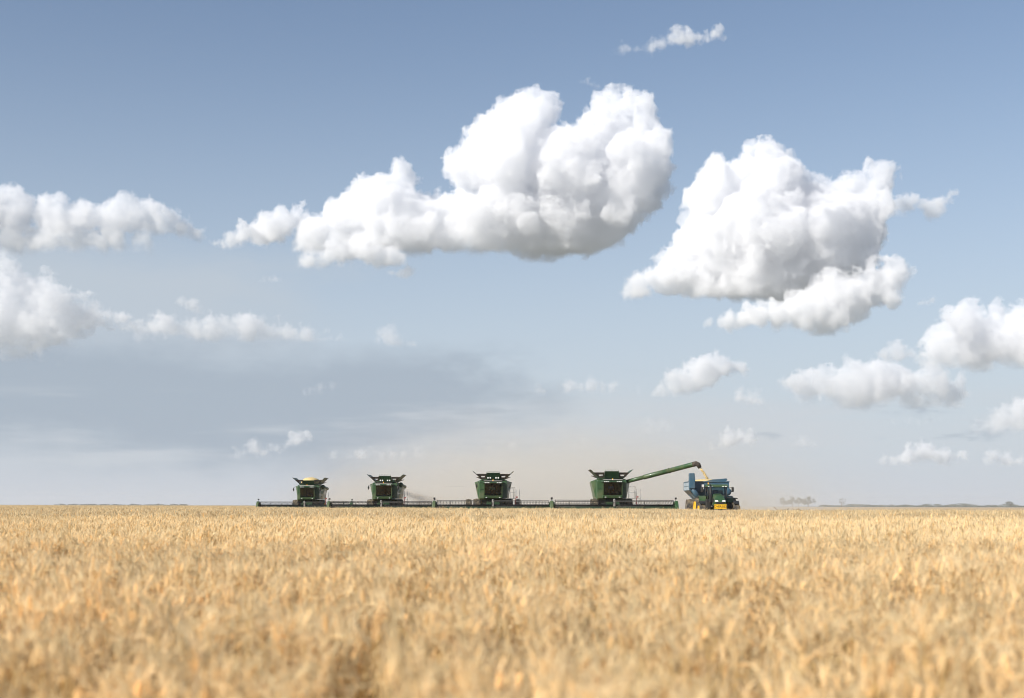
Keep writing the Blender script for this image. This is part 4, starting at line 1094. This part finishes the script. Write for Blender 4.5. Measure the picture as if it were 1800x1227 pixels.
au.tube([(-1.62, 1.55, 3.0), (-1.2, 1.7, 2.3), (-.3, 2.6, 1.35)], .24, 12)
au.build('unloading_auger', M('blue'), ct)
a2 = MB(); a2.tube([(1.62, 1.4, 2.62), (1.62, 1.95, 2.62)], .38, 18); a2.ellipsoid((1.62, 1.4, 2.62), (.36, .12, .36), 2); a2.build('auger_drive', M('blue'), ct)
wi = MB(); wi.box(-.75, -.5, 1.84, 1.89, 2.85, 3.3, .02); wi.build('sight_window', M('white'), hop)
fr = MB(); fr.box(-.5, .5, 1.6, 7.2, .95, 1.22, .04); fr.hull([(-.4, 1.6, 1.0), (.4, 1.6, 1.0), (-.4, 1.6, 1.2), (.4, 1.6, 1.2), (-.08, 0, .7), (.08, 0, .7), (-.08, 0, .85), (.08, 0, .85)])
fr.tube([(-1.6, 5.2, .98), (1.6, 5.2, .98)], .14, 8)
for s in (-1, 1):
    for y in (3.4, 6.4): fr.tube([(s * .45, y, 1.2), (s * 1.5, y, 2.4)], .06, 6)
fr.build('chassis', M('blue'), ct)
for s in (-1, 1): wheel(ct, 'cart_wheel', (s * 1.45, 5.2, .98), .98, .85, 20, 'white')

# grain pouring from the spout into the cart
hx, hy = hv[3].location.x, hv[3].location.y
gs = MB(); rg = random.Random(5)
q0 = Vector((hx + 8.50, hy + .65, 4.95 + RISE)); q1 = Vector((CX - .0, CD + 5.0, 3.75))
q1 = Vector((hx + 9.25, hy + .5, 3.75 + RISE))
gs.tube([q0, q0.lerp(q1, .3) + Vector((0, 0, .10)), q0.lerp(q1, .65) + Vector((0, 0, .06)), q1], [.11, .08, .085, .13], 9)
for k in range(700):
    t = rg.random(); c = q0.lerp(q1, t) + Vector((rg.gauss(0, .045 + .05 * t), rg.gauss(0, .06), .35 * t * (1 - t) + rg.gauss(0, .04))); s_ = rg.uniform(.006, .014)
    gs.box(c.x - s_, c.x + s_, c.y - s_, c.y + s_, c.z - s_ * 1.6, c.z + s_ * 1.6)
gso = gs.build('falling_grain', grain_mat()); tag(gso, 'stream of wheat grain falling from the spout into the cart', 'grain stream', kind='stuff')

# ------------------------------------------------------------------ far trees
def leaf_mat():
    m = mat('gum_leaves', (0.085, 0.095, 0.055), 0.7, 0, 0.35, 1.2); return m
def bark_mat():
    return mat('gum_bark', (0.2, 0.16, 0.12), 0.9, 0, 0.3, 4.0)
def tree(loc, h, spread, seed, label, bare=False, group='far trees on the horizon'):
    rg = random.Random(seed); root = empty('tree', loc); tag(root, label, 'tree', group)
    t = MB(); tips = []
    t.tube([(0, 0, 0), (rg.gauss(0, .1), 0, h * .3), (rg.gauss(0, .3), 0, h * .55)], [h * .035, h * .026, h * .015], 7)
    for k in range(9):
        a = rg.uniform(0, 6.28); z0 = h * rg.uniform(.06, .5); ln = spread * rg.uniform(.5, 1.0)
        e = Vector((math.cos(a) * ln, math.sin(a) * ln, z0 + h * rg.uniform(.18, .48)))
        t.tube([(0, 0, z0), (e.x * .45, e.y * .45, z0 + (e.z - z0) * .6), e], [h * .014, h * .010, h * .004], 5); tips.append(e)
    tips.append(Vector((0, 0, h * .88)))
    t.build('trunk', bark_mat(), root)
    V, Fc = [], []
    for e in tips:
        for j in range(3 if not bare else 1):
            cc = e + Vector((rg.gauss(0, spread * .2), rg.gauss(0, spread * .2), rg.gauss(0, h * .06))); cr = rg.uniform(.12, .24) * h * (.55 if bare else 1)
            for k in range(120 if not bare else 40):
                d = Vector((rg.gauss(0, 1), rg.gauss(0, 1), rg.gauss(0, .7))).normalized() * cr * rg.random() ** .45
                p = cc + d; s_ = rg.uniform(.12, .3) * h / 9; u = Vector((rg.gauss(0, 1), rg.gauss(0, 1), rg.gauss(0, 1))).normalized(); v2 = u.orthogonal().normalized()
                b0 = len(V); V += [tuple(p - u * s_), tuple(p + v2 * s_ * .6), tuple(p + u * s_), tuple(p - v2 * s_ * .6)]; Fc.append((b0, b0 + 1, b0 + 2, b0 + 3))
    cr_ = bpy.data.objects.new('crown', mesh_np('crown', V, Fc, leaf_mat())); col.objects.link(cr_); cr_.parent = root
    return root


def far(px, D): return ((px - 900) / FPX * D, D, RISE)
G4 = 'clump of hazy trees beyond the stubble'
tree(far(1377, 3050), 20, 9, 1, 'hazy round tree at the tractor end of the dusty clump', group=G4)
tree(far(1393, 3100), 22, 10, 2, 'hazy tree second from the tractor end of the dusty clump', group=G4)
tree(far(1404, 3080), 20, 9, 3, 'hazy tree beside the gap in the dusty clump', group=G4)
tree(far(1421, 3060), 21, 11, 4, 'broad hazy tree past the gap in the dusty clump', group=G4)
tree(far(1479, 2400), 15, 6.5, 5, 'sparse bare-limbed lone tree between the clump and the tree belt', bare=True)
tree(far(1776, 3300), 14, 9, 6, 'dark rounded tree rising above the low tree belt')
tree(far(1309, 3000), 13, 4, 7, 'faint narrow tree just beside the tractor')


def belt(name, x0, x1, D, hmin, hmax, n, seed, label):
    rg = random.Random(seed); V, Fc = [], []
    for k in range(n):
        px = rg.uniform(x0, x1); c = far(px, D + rg.uniform(-60, 60))
        hh = hmin + (hmax - hmin) * (vnoise(np.array([[px / 9.0, seed, 0.3]]))[0] * vnoise(np.array([[px / 3.1, seed, 7.3]]))[0] * 1.6) * (0.5 + .5 * (px - x0) / (x1 - x0) if x1 > 1000 else 1)
        for j in range(46):
            r_ = hh * .8
            p = Vector((c[0] + rg.gauss(0, r_ * .8), c[1] + rg.gauss(0, r_), RISE + hh * rg.random() ** 1.1)); s_ = rg.uniform(.4, .9)
            u = Vector((rg.gauss(0, 1), rg.gauss(0, 1), rg.gauss(0, 1))).normalized(); v2 = u.orthogonal().normalized()
            b0 = len(V); V += [tuple(p - u * s_), tuple(p + v2 * s_ * .7), tuple(p + u * s_), tuple(p - v2 * s_ * .7)]; Fc.append((b0, b0 + 1, b0 + 2, b0 + 3))
    o = bpy.data.objects.new(name, mesh_np(name, V, Fc, leaf_mat())); col.objects.link(o); tag(o, label, 'trees', kind='stuff')


belt('treeline', 1440, 1840, 3600, 2.5, 10.5, 800, 31, 'low dark belt of far trees along the right-hand horizon')
belt('treeline', 95, 330, 3800, 1.4, 5.0, 260, 32, 'thin dark line of far scrub on the left-hand horizon')

# a dark heap of straw left on the stubble
ws = MB(); rg = random.Random(9)
for k in range(260):
    c = Vector((rg.gauss(0, .55), rg.gauss(0, .5), abs(rg.gauss(0, .10)) + .12)); d = Vector((rg.gauss(0, 1), rg.gauss(0, 1), rg.gauss(0, .4))).normalized() * rg.uniform(.1, .3)
    ws.tube([c - d, c + d], .012, 3)
ws_o = ws.build('straw_heap', mat('dark_straw', (0.16, 0.10, 0.05), 0.9, 0, 0.3, 6.0)); ws_o.location = ((1386 - 900) / FPX * 125, 125, RISE + .05); ws_o.scale = (1.6, 1, 2.2)
tag(ws_o, 'small dark heap of straw on the stubble right of the tractor', 'straw')

# ------------------------------------------------------------------ dust and haze
DUST = True
if DUST:
    vx = (1.6, 5.0, 1.0)
    lo = np.array([-62.0, 150.0, 0.45]); n = (116, 66, 50)
    X = (lo[0] + np.arange(n[0]) * vx[0])[:, None, None]; Y = (lo[1] + np.arange(n[1]) * vx[1])[None, :, None]; Z = (lo[2] + np.arange(n[2]) * vx[2])[None, None, :]
    G = np.zeros(n, np.float32)
    for (sx, sy) in ((hv[0].location.x, 196), (hv[1].location.x, 176), (hv[2].location.x, 159), (hv[3].location.x, 152)):
        s_ = np.maximum(Y - sy, 0.01)                          # blows back and to the picture's right
        cx = sx + 2 + .09 * s_; wx = 3.4 + .15 * s_; hz = 2.5 + .036 * s_
        G += (Y > sy) * np.clip((Y - sy) / 6, 0, 1) * np.exp(-((X - cx) / wx) ** 2 - (Z / hz) ** 1.4) * (1.7 / (1 + s_ / 24))
    P = np.stack(np.broadcast_arrays(X, Y, Z), -1).reshape(-1, 3)
    nz = (vnoise(P / np.array([9, 14, 5]) + 3) * .6 + vnoise(P / np.array([4, 7, 2.4]) + 20) * .4).reshape(n)
    G *= np.clip(-.35 + 2.8 * nz, 0, 2.5)
    ex_ = np.clip((X - lo[0]) / 12, 0, 1) * np.clip((lo[0] + n[0] * vx[0] - X) / 12, 0, 1) * np.clip((lo[1] + n[1] * vx[1] - Y) / 40, 0, 1) * np.clip((lo[2] + n[2] * vx[2] - Z) / 10, 0, 1)
    G *= ex_
    du = volume_object('dust', G.astype(np.float32), lo, vx, .066, (0.958, 0.96, 0.91), .35)
    tag(du, 'pale dust hanging behind the harvesters', 'dust', kind='stuff')
    # dark chaff thrown out beside the second machine
    vx = (.25, .4, .2); lo = np.array([hv[1].location.x + 1.5, 171.0, .6]); n = (36, 22, 24)
    X = (np.arange(n[0]) * vx[0])[:, None, None]; Y = (np.arange(n[1]) * vx[1])[None, :, None]; Z = (lo[2] + np.arange(n[2]) * vx[2])[None, None, :]
    cz = 3.1 - .30 * X + .0 * Y
    G = np.exp(-((Z - cz) / (.28 + .05 * X)) ** 2 - ((Y - 3.5) / 2.2) ** 2) * np.clip(X / .8, 0, 1) * np.clip((6.5 - X) / 4, 0, 1)
    G = G + 1.3 * np.exp(-((Z - .9) / (.9)) ** 2 - ((Y - 4) / 2.5) ** 2 - ((X - 2.9) / 1.6) ** 2)
    P = np.stack(np.broadcast_arrays(X, Y, Z), -1).reshape(-1, 3)
    nz = (vnoise(P / 1.4 + 3) * .6 + vnoise(P / .6 + 20) * .4).reshape(n)
    G = G * np.clip(nz * 2.6 - .5, 0, 2)
    e = [np.minimum(np.arange(k), k - 1 - np.arange(k)) for k in n]
    G = G * np.clip(e[0] / 3, 0, 1)[:, None, None] * np.clip(e[1] / 3, 0, 1)[None, :, None] * np.clip(e[2] / 3, 0, 1)[None, None, :]
    cf = volume_object('dust', G.astype(np.float32), lo, vx, .34, (0.86, 0.80, 0.69), .1)
    tag(cf, 'dark plume of chaff blown out beside the second harvester', 'dust', kind='stuff')

HAZE = True
if HAZE:
    hb = MB(); hb.box(-4500, 4500, -200, 4600, -1.0, 26.0)
    hm = bpy.data.materials.new('haze'); hm.use_nodes = True; hm.node_tree.nodes.clear()
    ho = hm.node_tree.nodes.new('ShaderNodeOutputMaterial'); pv = hm.node_tree.nodes.new('ShaderNodeVolumePrincipled')
    pv.inputs['Color'].default_value = (0.93, 0.94, 0.96, 1); pv.inputs['Density'].default_value = 0.0001; pv.inputs['Anisotropy'].default_value = .2
    hm.node_tree.links.new(pv.outputs[0], ho.inputs['Volume'])
    hz = hb.build('haze', hm); tag(hz, kind='stuff')
